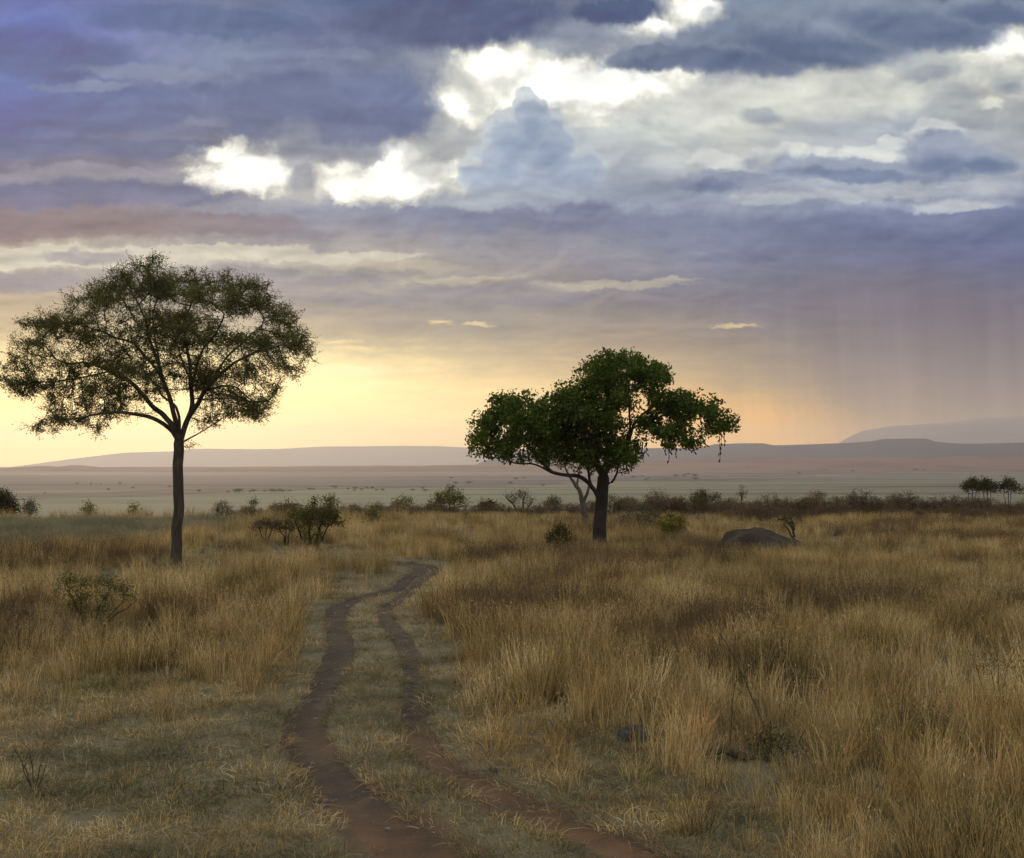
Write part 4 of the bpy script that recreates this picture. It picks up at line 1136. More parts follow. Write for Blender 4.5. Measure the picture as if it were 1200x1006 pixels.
LT, LM, LP, LW = [], [], [], []
for (y0, y1, dt, dm, fat) in [(6, 12, 15, 85, 0.9), (12, 20, 15, 60, 1.0), (20, 32, 12, 26, 1.1), (32, 46, 9, 9, 1.25), (46, 76, 6.5, 3.0, 1.4)]:
    # tall and medium golden tufts
    x, y = cand(y0, y1, dt)
    d = np.minimum(seg_dist(x, y, rutL), seg_dist(x, y, rutR))
    a = vnoise(x, y, 2.6, 1); b = vnoise(x, y, 0.9, 2); c = vnoise(x, y, 7.0, 3); u = rg.uniform(0, 1, len(x))
    inT, inM, inL, inP = inpoly(x, y, TALL), inpoly(x, y, MIDR), inpoly(x, y, LEFT), inpoly(x, y, PALE)
    beyond = (y > 33.5) & ~inP
    between = (seg_dist(x, y, rutL) + seg_dist(x, y, rutR) < 1.75) & (y < 34)
    tallz = (inT | (beyond & (x > -6))) & (d > 0.75)
    k = tallz & (u < np.where(y < 15, np.clip(1.9 * a * (0.4 + b) - 0.36, 0.12, 1), np.clip(1.8 * a * (0.5 + b) - 0.18, 0.06, 1)))
    s = (0.50 + 0.52 * b + 0.30 * (a - 0.5) + 0.18 * (c - 0.5)) * np.where(y > 33, 0.85, 0.72 + 0.28 * smooth01((y - 10.5) / 4))
    LT.append((x[k], y[k], s[k], rg.integers(0, 4, k.sum())))
    k = tallz & (y < 18) & (rg.uniform(0, 1, len(x)) < 0.45)
    LT.append((x[k], y[k], 0.5 + 0.6 * b[k], rg.integers(4, 7, k.sum())))
    midz = ((inL & ~inP) | (beyond & (x <= -6))) & (d > 0.7)
    k = midz & (u < 0.15 + 1.0 * a * (0.5 + b))
    v = np.where(rg.uniform(0, 1, k.sum()) < 0.3, rg.integers(0, 4, k.sum()), rg.integers(4, 7, k.sum()))
    LT.append((x[k], y[k], (0.65 + 0.55 * b[k]), v))
    edge_ = inM & ~between & ~inT & (d > 0.65)
    k = edge_ & (u < 0.10 + 0.5 * np.maximum(a - 0.35, 0) * 2)
    LT.append((x[k], y[k], 0.5 + 0.5 * b[k], rg.integers(4, 7, k.sum())))
    rest = ~between & ~(inT | inM | inL | inP | beyond) & (d > 0.55)
    k = rest & (u < 0.035 + 0.42 * np.maximum(a * 0.6 + b * 0.5 - 0.46, 0) * 2.4)
    v = np.where(rg.uniform(0, 1, k.sum()) < 0.25, rg.integers(0, 4, k.sum()), rg.integers(4, 7, k.sum()))
    LT.append((x[k], y[k], 0.36 + 0.45 * b[k], v))
    k = inP & (u < 0.3 * a)
    LT.append((x[k], y[k], 0.55 + 0.4 * b[k], rg.integers(4, 7, k.sum())))
    k = inP & (u < 0.25 + 0.9 * a)
    LP.append((x[k], y[k], 0.5 + 0.6 * b[k] + 0.5 * a[k] * c[k], rg.integers(0, 3, k.sum())))
    # dark rusty weeds in drifts
    x2, y2 = cand(y0, y1, dt * 0.75)
    c2 = vnoise(x2, y2, 3.2, 8); d2 = np.minimum(seg_dist(x2, y2, rutL), seg_dist(x2, y2, rutR))
    k = (inpoly(x2, y2, TALL) | inpoly(x2, y2, LEFT)) & ~inpoly(x2, y2, PALE) & (c2 > np.where(y2 > 30, 0.68, np.where((x2 > 2) & (y2 < 20), 0.44, 0.57))) & (d2 > 0.9)
    LW.append((x2[k], y2[k], rg.uniform(0.6, 1.1, k.sum()), rg.integers(0, 3, k.sum())))
    # low sward everywhere except on the ruts
    x, y = cand(y0, y1, dm)
    d = np.minimum(seg_dist(x, y, rutL) - 0.10, seg_dist(x, y, rutR)) / (1 + 1.0 * smooth01((14.5 - y) / 4.5) * vnoise(x, y, .8, 15))
    a = vnoise(x, y, 1.1, 5); b = vnoise(x, y, 0.35, 6); u = rg.uniform(0, 1, len(x))
    k = (u < 1.15 * smooth01((d - 0.07 - 0.16 * b) / 0.18)) & (a * 0.6 + b * 0.5 > 0.15)
    g1 = vnoise(x, y, 2.2, 9)[k]
    v = np.where(rg.uniform(0, 1, k.sum()) < np.clip(g1 * 1.2 - 0.15, 0, 1) * 0.8, rg.integers(4, 6, k.sum()), rg.integers(0, 4, k.sum()))
    LM.append((x[k], y[k], (0.65 + 0.7 * b[k]) * fat, v))
    k = (d < 0.35) & (rg.uniform(0, 1, len(x)) < 0.05) & (y < 30)      # stray litter on the ruts
    LM.append((x[k], y[k], rg.uniform(0.2, 0.45, k.sum()), rg.integers(0, 6, k.sum())))

scatter('tall_dry_grass', 'tall golden dry grass filling the savanna on both sides of the ruts', tall + mid, *put(LT))
scatter('short_grass', 'short grey-green and straw grass growing beside and between the wheel ruts', mat + matg, *put(LM))
scatter('pale_grass', 'pale grey-green grass on the rise behind the acacia', pale, *put(LP))
scatter('brown_weeds', 'dark rusty dry weeds standing in drifts through the golden grass', rust, *put(LW))
GRASS_N = [sum(len(l[0]) for l in L) for L in (LT, LM, LP, LW)]
print('grass', GRASS_N)
#@@REST5

# ------------------------------------------------------------------ bushes and small trees, each where it stands
def gp(px, py): return ground_pt(px, py)

# the many-stemmed bush left of the track
b = gp(366, 642); Y = b.y
plant('bush', b, 'tall dark bush with a leafy knob on top, between the acacia and the track', 'bush',
      [(369,585,7,4,0,.3),(369,592,5,6,0,.3),(387,590,10,9,.3,.6),(360,602,18,10,-.3,.8),(372,606,22,11,.2,.9),(345,604,14,7,-.2,.6),(385,604,14,9,.4,.6),(362,620,13,11,0,.6),(368,632,14,10,0,.7),(395,612,10,6,.4,.5)], Y,
      [([(362,645,0),(363,620,.1),(366,600,.1),(369,585,0)], .05, .02), ([(368,645,.1),(374,620,.3),(384,600,.4)], .05, .02), ([(358,645,-.1),(352,622,-.3),(344,604,-.4)], .045, .02), ([(370,645,0),(382,622,.2),(394,606,.3)], .04, .015)],
      LEAF_OLIVE, WOOD_DEAD, 4600, 0.09, 0.5, 31, natt=330)
for k, (px, py, w, h, lab) in enumerate([(312,637,24,27,'thin grey-brown thorn bush, left of the two thorn bushes beside the tall dark bush'), (335,640,20,30,'thin brown thorn bush forking low, directly left of the tall dark bush')]):
    b = gp(px, py); Y = b.y
    plant('thorn_bush', b, lab, 'bush', [(px - w * .4, py - h * .72, w * .55, h * .25, 0, .7), (px + w * .4, py - h * .75, w * .5, h * .24, .3, .7), (px, py - h * .9, w * .6, h * .2, 0, .6)], Y,
          [([(px, py + 3, 0), (px - w * .2, py - h * .4, 0), (px - w * .5, py - h * .8, 0)], .035, .012), ([(px + 2, py + 3, .1), (px + w * .15, py - h * .4, .2), (px + w * .5, py - h * .85, .3)], .035, .012), ([(px, py + 3, .1), (px, py - h * .5, .2), (px + 1, py - h * .95, .1)], .03, .012)],
          LEAF_BROWN, WOOD_DEAD, 1000, 0.05, 0.4, 41 + k, natt=170, twigs=3)
# low spreading green shrub in the left grass
b = gp(108, 735); Y = b.y
plant('shrub', b, 'low spreading green shrub with crooked bare stems in the left grass', 'shrub',
      [(78,680,14,9,0,.3),(100,683,18,8,.2,.35),(122,682,18,8,-.1,.35),(140,690,14,7,0,.3),(90,697,18,6,.1,.3),(68,690,8,6,0,.2),(150,703,8,4,0,.2),(112,700,20,8,.2,.4),(92,708,16,8,.2,.4),(125,712,16,7,-.1,.3),(105,720,14,6,.1,.3)], Y,
      [([(98,732,0),(95,715,0),(96,700,.05),(92,692,.1),(76,684,.1)], .017, .006), ([(100,732,.1),(96,712,.1),(84,696,.05),(66,688,0)], .015, .006), ([(112,738,0),(122,726,0),(140,720,0),(154,710,0),(163,704,0)], .017, .006),
       ([(114,737,.1),(128,720,.1),(138,712,.15),(147,706,.1)], .013, .006), ([(108,738,.1),(110,715,.2),(120,698,.2),(130,688,.2)], .015, .006)],
      LEAF_OLIVE, WOOD_DEAD, 2300, 0.05, 0.45, 51, natt=330, step=.07, r0=.003)
# leafy shrub left of the sausage tree foot
b = gp(655, 646); Y = b.y
plant('shrub', b, 'small upright dark shrub standing left of the sausage tree trunk', 'shrub',
      [(655,622,7,7,0,.3),(648,630,7,8,.1,.3),(663,630,7,9,0,.3),(655,640,8,6,0,.3)], Y,
      [([(655,648,0),(655,630,0),(655,617,0)], .02, .008), ([(653,648,0),(648,632,0),(645,624,0)], .018, .008), ([(657,648,0),(663,632,0),(666,622,0)], .018, .008)],
      LEAF_DARK, WOOD_DEAD, 950, 0.10, 0.5, 52, natt=90)
b = gp(789, 634); Y = b.y
plant('shrub', b, 'bright yellow-green shrub in the grass right of the sausage tree trunk', 'shrub',
      [(788,610,12,7,0,.4),(797,613,9,6,.2,.4),(778,617,9,6,0,.4),(788,624,13,8,0,.5)], Y,
      [([(788,636,0),(788,615,0),(790,603,0)], .02, .008), ([(786,636,0),(778,616,0),(772,610,0)], .018, .008), ([(790,636,0),(799,614,0),(803,606,0)], .018, .008)],
      LEAF_YELLOW, WOOD_DEAD, 1600, 0.085, 0.5, 53, natt=120)
# bare trees
b = at(686, 618, 62.0); b.z = hz(b.x, b.y)
plant('bare_tree', b, 'thin bare tree leaning behind the sausage tree trunk', 'tree',
      [(668,542,16,6,0,1.0),(680,538,14,6,.4,1.0),(655,545,10,5,-.3,.8),(690,548,8,6,.3,.8)], 62.0,
      [([(686,622,0),(685,600,0),(683,588,0),(677,572,0),(670,562,0),(664,552,0)], .20, .05), ([(684,588,0),(688,578,0),(691,569,.1),(692,560,.2),(690,550,.2)], .09, .04), ([(677,572,0),(676,560,.2),(680,548,.3)], .07, .03)],
      LEAF_GREY, BARK_GREY, 0, .05, .5, 54, natt=170, step=.22, twigs=3, r0=.012, rmax=.22)
b = at(610, 604, 86.0); b.z = hz(b.x, b.y)
plant('bare_tree', b, 'pale grey bare tree with a fan of twigs below the sausage tree\'s left end', 'tree',
      [(602,585,9,6,0,1.0),(612,580,10,6,0,1.0),(620,587,9,6,0,1.0),(594,582,5,4,0,.6)], 86.0,
      [([(610,620,0),(607,600,0),(600,590,0),(592,582,0)], .13, .04), ([(610,620,0),(611,600,0),(613,588,0),(616,578,0)], .13, .04), ([(611,610,0),(618,595,0),(625,586,0)], .1, .03)],
      LEAF_GREY, BARK_GREY, 900, .10, .4, 55, natt=220, step=.25, twigs=3, r0=.012, rmax=.2)

# leafy trees and bushes along the brow of the rise
def brow(name, label, cat, cx, cy, rx, ry, Yc, lm, seed, n=900, ls=0.15, extra=(), trunk=True, bark=None):
    c = at(cx, cy, Yc); z = hz(c.x, Yc); base = Vector((c.x, Yc, z))
    _, pyb = project(np.array([c.x]), np.array([Yc]), np.array([z])); pyb = float(pyb[0])
    bl = [(cx, cy - ry * .15, rx * .7, ry * .8, 0, rx * Yc / F * .7), (cx - rx * .45, cy + ry * .2, rx * .55, ry * .6, -.3, rx * Yc / F * .5), (cx + rx * .45, cy + ry * .2, rx * .55, ry * .6, .3, rx * Yc / F * .5)] + [(*e, 0, .6) for e in extra]
    st = [([(cx, pyb + 1, 0), (cx + rx * .08, (pyb + cy) / 2, 0), (cx, cy, 0)], .09 if trunk else .04, .03), ([(cx - 1, pyb + 1, .1), (cx - rx * .2, (pyb + cy) / 2 + 2, .1), (cx - rx * .5, cy, .1)], .06 if trunk else .035, .02),
          ([(cx + 1, pyb + 1, -.1), (cx + rx * .25, (pyb + cy) / 2 + 2, -.1), (cx + rx * .5, cy, -.1)], .06 if trunk else .035, .02)]
    return plant(name, base, label, cat, bl, Yc, st, lm, bark or BARK_GREY, n, ls, .55, seed, natt=130, step=.25, r0=.010)


brow('round_tree', 'round grey-green tree, largest in the row below the sausage tree\'s left end', 'tree', 525, 583, 21, 14, 112, LEAF_OLIVE, 61, 2600, .17, extra=[(545,590,9,7),(508,592,10,6)])
brow('small_tree', 'small yellowish tree with a dark left half, left of the round grey-green tree', 'tree', 476, 589, 9, 9, 108, LEAF_YELLOW, 62, 900, .15, extra=[(465,592,6,7)])
brow('small_tree', 'small pale tree just left of the leaning bare tree trunk', 'tree', 648, 589, 10, 7, 118, LEAF_GREY, 63, 900, .16)
brow('bush', 'dark rounded bush between the round grey-green tree and the bare grey tree', 'bush', 572, 592, 13, 6, 104, LEAF_DARK, 64, 900, .15, trunk=False)
brow('bush', 'olive bush standing at the edge of the grass right of the tall dark bush', 'bush', 437, 604, 9, 10, 62, LEAF_OLIVE, 65, 800, .11, trunk=False)
brow('bush', 'large dark brown bush at the left edge of the scene', 'bush', 2, 588, 19, 14, 84, LEAF_DARK, 66, 4200, .14, trunk=False, extra=[(-6,598,14,7),(10,598,14,7)])
brow('bush', 'small greyish wispy bush beside the large dark brown bush', 'bush', 35, 592, 8, 7, 82, LEAF_GREY, 67, 800, .12, trunk=False, extra=[(34,599,9,5)])
brow('bush', 'small olive bush on the pale grassy rise left of the acacia', 'bush', 104, 597, 7, 6, 80, LEAF_OLIVE, 68, 500, .13, trunk=False)
brow('bush', 'small yellow-green bush just left of the acacia trunk', 'bush', 157, 597, 5, 5, 80, LEAF_YELLOW, 69, 380, .12, trunk=False)
brow('umbrella_tree', 'flat-topped dark tree, left of the two touching trees above the reddish thicket', 'tree', 1139, 569, 12, 8, 118, LEAF_DARK, 70, 1900, .16)
brow('umbrella_tree', 'round-topped dark tree, right of the two touching trees above the reddish thicket', 'tree', 1157, 569, 11, 8, 116, LEAF_DARK, 71, 1700, .16)
brow('umbrella_tree', 'domed dark tree with low side branches, standing alone near the right edge', 'tree', 1181, 568, 11, 8, 120, LEAF_DARK, 72, 1600, .16, extra=[(1169,572,7,3),(1193,573,8,3)])
brow('bush', 'grey leafless bush, left of a small pair rising above the thicket', 'bush', 824, 581, 7, 5, 104, LEAF_GREY, 73, 330, .12, trunk=False)
brow('bush', 'dark low bush, right of a small pair rising above the thicket', 'bush', 838, 583, 7, 3, 104, LEAF_DARK, 74, 380, .13, trunk=False)
brow('slender_shrub', 'narrow upright dark shrub sticking up out of the thicket like a post', 'shrub', 869, 578, 2.2, 7, 96, LEAF_DARK, 75, 260, .10, trunk=False)
brow('sapling', 'tiny flat-topped sapling left of the tall dark bush', 'tree', 297, 588, 4, 2.2, 100, LEAF_DARK, 76, 240, .11)
brow('bush', 'dull brown bush just left of the tall dark bush, behind the thorn bushes', 'bush', 336, 596, 15, 6, 76, LEAF_BROWN, 77, 900, .12, trunk=False)
brow('bush', 'grey twiggy thicket bush directly right of the sausage tree trunk', 'bush', 748, 604, 24, 12, 60, LEAF_GREY, 78, 1100, .09, trunk=False, extra=[(735,612,14,8),(768,606,12,9)], bark=WOOD_DEAD)

# the reddish thicket along the brow: every bush of it its own object
r = np.random.default_rng(77)
protos = []
for k, lm in enumerate([LEAF_RED, LEAF_RED, LEAF_BROWN, LEAF_DARK]):
    x0 = (40.0 + 4 * k) ; Yc = 20.0
    # built at the origin, then moved to its first place
    base = Vector((0, Yc, 0))
    pc = lambda X, Z: (CX + F * X / (Yc * cP + (Z - CAMZ) * sP), CY - F * (-Yc * sP + (Z - CAMZ) * cP) / (Yc * cP + (Z - CAMZ) * sP))
    s = F / Yc
    def bb_(X, Z, rx_, rz_, dy, ry_): a = pc(X, Z); return (a[0], a[1], rx_ * s, rz_ * s, dy, ry_)
    bl = [bb_(0, 1.2, .8, .5, 0, .7), bb_(-.7, .9, .6, .5, .2, .6), bb_(.7, 1.0, .6, .5, -.2, .6), bb_(0, .5, 1.0, .4, 0, .7)]
    st = [([(*pc(0, -.2), 0), (*pc(.05, .6), 0), (*pc(0, 1.2), 0)], .04, .015), ([(*pc(-.1, -.2), .1), (*pc(-.4, .5), .1), (*pc(-.7, 1.0), .1)], .035, .015), ([(*pc(.1, -.2), -.1), (*pc(.4, .5), -.1), (*pc(.7, 1.1), -.1)], .035, .015)]
    protos.append(plant('thicket_bush', base, 'tmp', 'bush', bl, Yc, st, lm, WOOD_DEAD, 3000, .085, .45, 300 + k, natt=190, step=.16, twigs=2))
GROUPS = {
 'R': ('reddish-brown leafless bush in the dense thicket behind the grass right of the mound', 'bushes of the thicket on the right'),
 'C': ('dusky red-brown bush in the thicket band behind the sausage tree', 'bushes of the thicket behind the sausage tree'),
 'L': ('low dull red bush in the thin scrub band left of the sausage tree', 'bushes of the scrub band on the left'),
}
spots = []
for px in np.arange(828, 1225, 7.5): spots.append((px + r.uniform(-3, 3), r.uniform(76, 92), r.uniform(.55, .95), 'R', 4))
for px in np.arange(850, 1225, 14): spots.append((px + r.uniform(-6, 6), r.uniform(70, 75), r.uniform(.4, .6), 'R', 4))
for px in np.arange(718, 826, 8): spots.append((px + r.uniform(-3, 3), r.uniform(74, 88), r.uniform(.6, 1.0), 'C', 4))
for px in np.arange(383, 700, 9): spots.append((px + r.uniform(-4, 4), r.uniform(72, 84), r.uniform(.42, .62), 'L', 4))
for px in np.arange(258, 385, 13): spots.append((px + r.uniform(-4, 4), r.uniform(66, 80), r.uniform(.4, .6), 'L', 4))
first = set()
for (px, Yc, sc, gk, _) in spots:
    k = int(r.choice([0, 1, 2, 3], p=[.45, .35, .15, .05])) if gk != 'C' else int(r.choice([0, 1, 2, 3], p=[.35, .25, .2, .2]))
    X = (px - CX) / F * Yc
    loc = Vector((X, Yc, hz(X, Yc) - .05)); lab, gr = GROUPS[gk]
    S = (sc * r.uniform(1.0, 1.3), sc * 1.1, sc * r.uniform(.85, 1.2)); rz = r.uniform(0, 6.28)
    if k not in first:
        first.add(k); o = protos[k]; o.location = loc; o.rotation_euler = (0, 0, rz); o.scale = S; o['label'] = lab; o['group'] = gr
    else: copy_thing(protos[k], loc, rz, S, lab, gr)

# far trees dotted over the plain
far = []
for k in range(3):
    r2 = np.random.default_rng(400 + k)
    H = 6.0
    C = np.vstack([r2.normal(0, 1, (130, 3)) * np.array([2.6, 2.2, .8]) + (r2.uniform(-1, 1), 0, H - 1.5), r2.normal(0, 1, (60, 3)) * np.array([1.6, 1.4, 1.1]) + (r2.uniform(-2, 2), 0, H - 2.6)])
    V, Q = leaves(C, 1.3, .7, r2)
    root = thing('plain_tree', (0, 0, 0), 'tmp', 'tree')
    obj('crown', npmesh('plain_crown', V, [Q], [LEAF_FAR]), root)
    Vt, Ft = tubes([(np.array([(0, 0, -.6), (.1, 0, 1.5), (0, .1, 3.2), (.6, 0, 4.6)]), np.array([.35, .28, .24, .12]), 5), (np.array([(0, .1, 3.0), (-.7, 0, 4.0), (-1.3, .2, 4.8)]), np.array([.2, .15, .08]), 4)])
    obj('trunk', npmesh('plain_trunk', Vt, Ft, [WOOD_DEAD], True), root)
    far.append(root)
fs = []
for (x0, x1, y0, y1, n, sa, sb, lab, gr) in [
    (225, 345, 576, 578.5, 13, .6, 1.25, 'small dark tree in the line on the plain right of the acacia trunk', 'trees lined up on the plain right of the acacia'),
    (345, 500, 571.5, 577, 15, .5, 1.2, 'small dark tree in the line on the plain above the tall dark bush', 'trees lined up on the plain above the tall dark bush'),
    (500, 640, 560, 575, 9, .6, 1.3, 'small dark tree on the plain under the sausage tree\'s left end', 'scattered trees on the plain left of the sausage tree trunk'),
    (735, 830, 553, 566, 9, .8, 1.6, 'dark tree speck on the plain under the sausage tree\'s right side', 'scattered trees on the plain right of the sausage tree'),
    (850, 1210, 550.5, 556, 22, .9, 2.0, 'dark tree speck in the far line below the right foothills', 'far line of trees at right'),
    (10, 200, 556, 580, 9, .35, .8, 'faint tree speck on the far plain left of the acacia trunk', 'scattered trees on the far plain at left')]:
    for i in range(n):
        fs.append((r.uniform(x0, x1), r.uniform(y0, y1) if i % 3 else (y0 + (y1 - y0) * .5), r.uniform(sa, sb), lab, gr))
first = set()
for (px, py, sc, lab, gr) in fs:
    b = ground_pt(px, py); k = int(r.integers(0, 3)); b.z = hz(b.x, b.y)
    sc *= .36 + .30 * b.y / 1800; S = (sc * r.uniform(.9, 1.5), sc, sc); rz = r.choice([0, 3.14]) + r.uniform(-.5, .5)
    if k not in first:
        first.add(k); o = far[k]; o.location = b; o.scale = S; o.rotation_euler = (0, 0, rz); o['label'] = lab; o['group'] = gr
    else: copy_thing(far[k], b, rz, S, lab, gr)


# ------------------------------------------------------------------ mound, stones, dead wood
def rock_material(name, c1, c2, c3, sc=1.0):
    m, N = material(name)
    out = N.n('ShaderNodeOutputMaterial'); b = N.n('ShaderNodeBsdfPrincipled'); b.inputs['Roughness'].default_value = 0.92
    b.inputs['Specular IOR Level'].default_value = 0.15
    N.link(b.outputs[0], out.inputs[0])
    P = N.n('ShaderNodeNewGeometry').outputs['Position']
    a = N.noise(P, 1.6 * sc, 6, 0.65); d = N.noise(P, 9 * sc, 5, 0.7)
    c = N.ramp(a, [(0.3, c1), (0.5, c2), (0.7, c3)]); c = N.mixc(N.m('MULTIPLY', N.rng(d, .5, .7), .4), c, c1)
    N.link(c, b.inputs['Base Color'])
    bp = N.n('ShaderNodeBump'); bp.inputs['Strength'].default_value = 0.9; bp.inputs['Distance'].default_value = 0.06
    N.link(N.m('ADD', a, N.m('MULTIPLY', d, .5)), bp.inputs['Height']); N.link(bp.outputs[0], b.inputs['Normal'])
    return m


def dome(name, n, prof, seed):
    """irregular rounded mass: prof(u,v) gives radius factors"""
    r = np.random.default_rng(seed); a = np.linspace(0, 2 * np.pi, n, endpoint=False); el = np.linspace(0, np.pi / 2, n // 3)
    V = []
    ph = r.uniform(0, 6, 8)
    for e in el:
        k = 1 + .09 * np.sin(2 * a + ph[0]) + .07 * np.sin(3 * a + ph[1] + 2 * e) + .05 * np.sin(5 * a + ph[2] - 3 * e) + .03 * np.sin(9 * a + ph[3] + 5 * e) + .018 * np.sin(17 * a + ph[4] + 9 * e)
        x, y, z = prof(np.cos(e) ** .8 * k * np.cos(a), np.cos(e) ** .8 * k * np.sin(a), np.full(n, np.sin(e)) * (1 + .05 * np.sin(4 * a + ph[5])))
        V.append(np.stack([x, y, z], -1))
    V = np.array(V); m = len(el); i2 = np.arange(m * n).reshape(m, n); j2 = np.roll(i2, -1, 1)
    q = np.stack([i2[:-1], j2[:-1], j2[1:], i2[1:]], -1).reshape(-1, 4)
    return V.reshape(-1, 3), q


b = gp(890, 650); b.z -= .08
V, q = dome('mound', 48, lambda x, y, z: (x * (1.6 + 1.0 * (x > 0) * (1 - z)) - .15 * z, y * 1.0, z * 1.14 * (1 - .16 * np.clip(x, 0, 1)) - .15 + .05 * np.sin(9 * x + 4 * y) * np.sin(7 * y + 1) + .025 * np.sin(21 * x) * np.sin(17 * y + 2)), 5)
o = obj('termite_mound', npmesh('termite_mound', V, [q], [rock_material('grey_mound_earth', (0.036, 0.030, 0.022), (0.062, 0.051, 0.036), (0.10, 0.083, 0.056))], True))
o.location = b; tag(o, 'broad grey termite mound half buried in the golden grass', 'termite mound')
ROCK = rock_material('grey_stone', (0.045, 0.044, 0.043), (0.07, 0.068, 0.065), (0.105, 0.10, 0.092), 3)
for px, py, w, h, sd_, lab in [(748, 866, .27, .20, 6, 'dark grey stone half hidden at the foot of the tall right grass'), (740, 908, .13, .06, 8, 'flat purplish stone on the short grass below the half hidden stone'), (960, 660, .30, .22, 9, 'small low grey stone in the grass just right of the termite mound')]:
    b = gp(px, py)
    V, q = dome('stone', 30, lambda x, y, z, w=w, h=h: (x * w, y * w * .8, z * h - .05), sd_)
    o = obj('stone', npmesh('stone', V, [q], [ROCK], True)); o.location = b; tag(o, lab, 'stone')

# dead bush on the mound
b = at(928, 618, gp(886, 649).y + .7)
plant('dead_bush', Vector((b.x, b.y, hz(b.x, b.y))), 'gnarled black dead bush standing at the back of the termite mound', 'bush',
      [(922,608,7,4,0,.3),(929,612,4,5,0,.3)], b.y,
      [([(930,640,0),(931,622,0),(927,613,0),(920,608,0),(912,609,0)], .055, .025), ([(930,640,0),(929,625,0),(924,618,0),(917,614,0)], .05, .02), ([(931,622,0),(930,613,0),(925,606,0)], .04, .02)],
      LEAF_DARK, WOOD_DEAD, 90, .08, .5, 81, natt=45, step=.14, twigs=1)
b = at(964, 640, gp(886, 649).y - 1.2)
plant('dead_bush', Vector((b.x, b.y, hz(b.x, b.y))), 'tiny dark dead tuft of twigs right of the termite mound', 'bush',
      [(963,639,4,2,0,.2)], b.y, [([(961,655,0),(962,645,0),(964,638,0)], .03, .015), ([(962,655,0),(958,644,0),(955,638,0)], .025, .012)], LEAF_DARK, WOOD_DEAD, 60, .08, .5, 82, natt=30, step=.1)

# crossed dry sticks and the fallen log at the right
b = gp(868, 893); Y = b.y
o = thing('dead_branch', b, 'fallen dry branch with crossed thin sticks standing out of the right grass', 'branch')
LG = [(np.array([at(x, y, Y + d) for x, y, d in [(834, 884, 0), (846, 876, 0), (864, 884, .05), (884, 890, .1), (900, 893, .15)]]), np.array([.05, .055, .05, .04, .02]), 8)]
V, Fs = tubes(LG); obj('log', npmesh('log', place_rel(V, np.array(b)), Fs, [STALK], True), o)
for pts, ra in [([(898,858,.2),(890,838,.2),(880,815,.2),(870,790,.2),(860,770,.2),(846,745,.2),(842,730,.2)], .008), ([(855,876,.1),(857,850,.1),(858,825,.1),(861,802,.1),(866,796,.1)], .007), ([(862,800,.1),(875,785,.1),(890,770,.1),(908,758,.1)], .0055), ([(824,878,.1),(822,850,.1),(819,815,.1)], .006), ([(935,872,.2),(942,858,.2),(946,850,.2)], .006), ([(866,780,.2),(864,768,.2),(866,756,.2)], .004), ([(896,893,.1),(905,870,.2),(898,858,.2)], .01)]:
    V, Fs = tubes([(np.array([at(x, y, Y + d) for x, y, d in pts]), np.linspace(ra, ra * .5, len(pts)), 5)])
    obj('stick', npmesh('stick', place_rel(V, np.array(b)), Fs, [STALK], True), o)

# leafless weedy shrubs standing in the grass
def twiggy(px, py, w, h, lab, seed, lm=LEAF_BROWN, nl=120, bark=None):
    b = gp(px, py); Y = b.y; rr = np.random.default_rng(seed); st = []
    for k in range(5):
        t = (k - 2) / 2 + rr.uniform(-.2, .2); hh = h * rr.uniform(.7, 1)
        st.append(([(px + t * 2, py + 3, 0), (px + t * w * .25, py - hh * .4, rr.uniform(-.1, .1)), (px + t * w * .5 + rr.uniform(-3, 3), py - hh, rr.uniform(-.2, .2))], .007, .003))
    plant('dry_shrub', b, lab, 'shrub', [(px, py - h * .75, w * .5, h * .25, 0, .25)], Y, st, lm, bark or STALK, nl, .035, .4, seed, natt=60, step=.09, r0=.003)


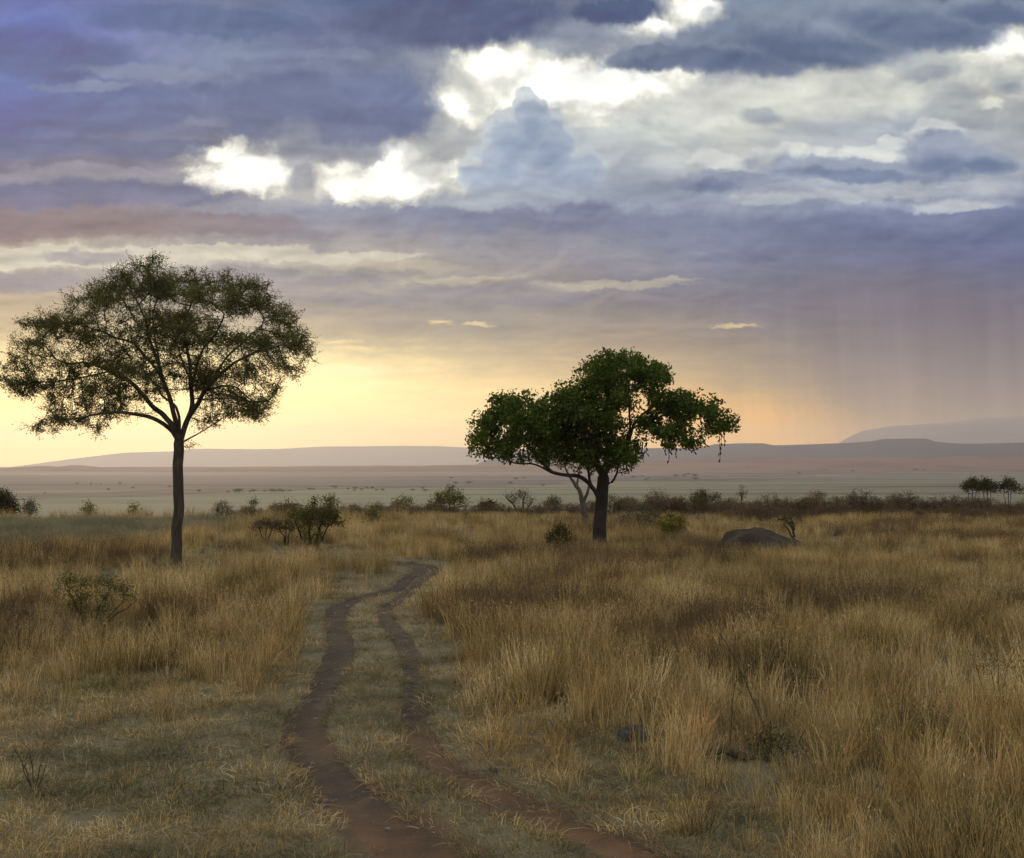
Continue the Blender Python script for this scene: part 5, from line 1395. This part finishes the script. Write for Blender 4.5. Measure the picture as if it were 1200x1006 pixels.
twiggy(1172, 845, 70, 90, 'bare forked dark shrub in the right grass near the right edge', 91)
twiggy(948, 835, 46, 50, 'low dark twiggy shrub in the right grass, right of the crossed sticks', 92, LEAF_DARK)
twiggy(905, 893, 44, 30, 'dark leafy clump low in the grass at the right end of the fallen branch', 93, LEAF_DARK, 420)
twiggy(1085, 872, 60, 46, 'dull brown twiggy shrub between the crossed sticks and the bare forked shrub', 94)
twiggy(40, 925, 44, 52, 'thin dry stalks standing in the short grass at the lower left corner', 95, LEAF_BROWN, 0)
twiggy(30, 775, 60, 70, 'dark rust-brown shrub in the left grass below the spreading green shrub', 96, LEAF_RED, 420)
twiggy(186, 672, 16, 14, 'tiny green sprig in the grass just left of the acacia foot', 97, LEAF_OLIVE, 200)
twiggy(28, 705, 14, 18, 'small green sprig in the grass left of the spreading green shrub', 98, LEAF_OLIVE, 160)
twiggy(420, 636, 30, 8, 'flat dark shrub lying low in the grass behind the bend of the track', 99, LEAF_DARK, 260)
twiggy(1006, 622, 16, 20, 'small dark bare shrub at the grass edge, right of the termite mound', 104, LEAF_DARK, 90)
twiggy(1060, 620, 12, 22, 'slim brown shrub at the grass edge below the thicket, well right of the mound', 105, LEAF_BROWN, 120)

# pale pebbles and scraps of straw on the ruts
r = np.random.default_rng(55); VV, QQ, o_ = [], [], 0
for i in range(330):
    pts = rutL if r.uniform() < .5 else rutR; p = pts[int(r.uniform(0.12, .75) * len(pts))] + r.normal(0, .3, 2)
    s = r.uniform(.006, .02) if i % 9 else r.uniform(.02, .04); c = np.array([p[0], p[1], hz(p[0], p[1]) + .02])
    a = r.uniform(0, 6.28, 1) + np.linspace(0, 2 * np.pi, 6, endpoint=False); k = r.uniform(.7, 1.3, 6)
    for zf, rf in ((-.5, .8), (.1, 1.0), (.5, .6)):
        VV.append(np.stack([c[0] + s * rf * k * np.cos(a), c[1] + s * rf * k * np.sin(a) * .8, np.full(6, c[2] + s * zf)], -1))
    i2 = np.arange(18).reshape(3, 6) + o_; j2 = np.roll(i2, -1, 1)
    QQ.append(np.stack([i2[:-1], j2[:-1], j2[1:], i2[1:]], -1).reshape(-1, 4)); QQ.append(np.stack([i2[2, [0, 1, 2, 3]], i2[2, [1, 2, 3, 4]], i2[2, [2, 3, 4, 5]], i2[2, [5, 5, 5, 0]]], -1)[:0])
    QQ.append(np.array([[i2[2, 0], i2[2, 1], i2[2, 2], i2[2, 3]], [i2[2, 3], i2[2, 4], i2[2, 5], i2[2, 0]]])); o_ += 18
PEB = rock_material('pale_pebble', (0.22, 0.19, 0.15), (0.34, 0.30, 0.24), (0.45, 0.42, 0.36), 20)
o = obj('pebbles', npmesh('pebbles', np.vstack(VV), [np.vstack(QQ)], [PEB])); tag(o, 'pale pebbles scattered on the wheel ruts', 'pebbles', kind='stuff')
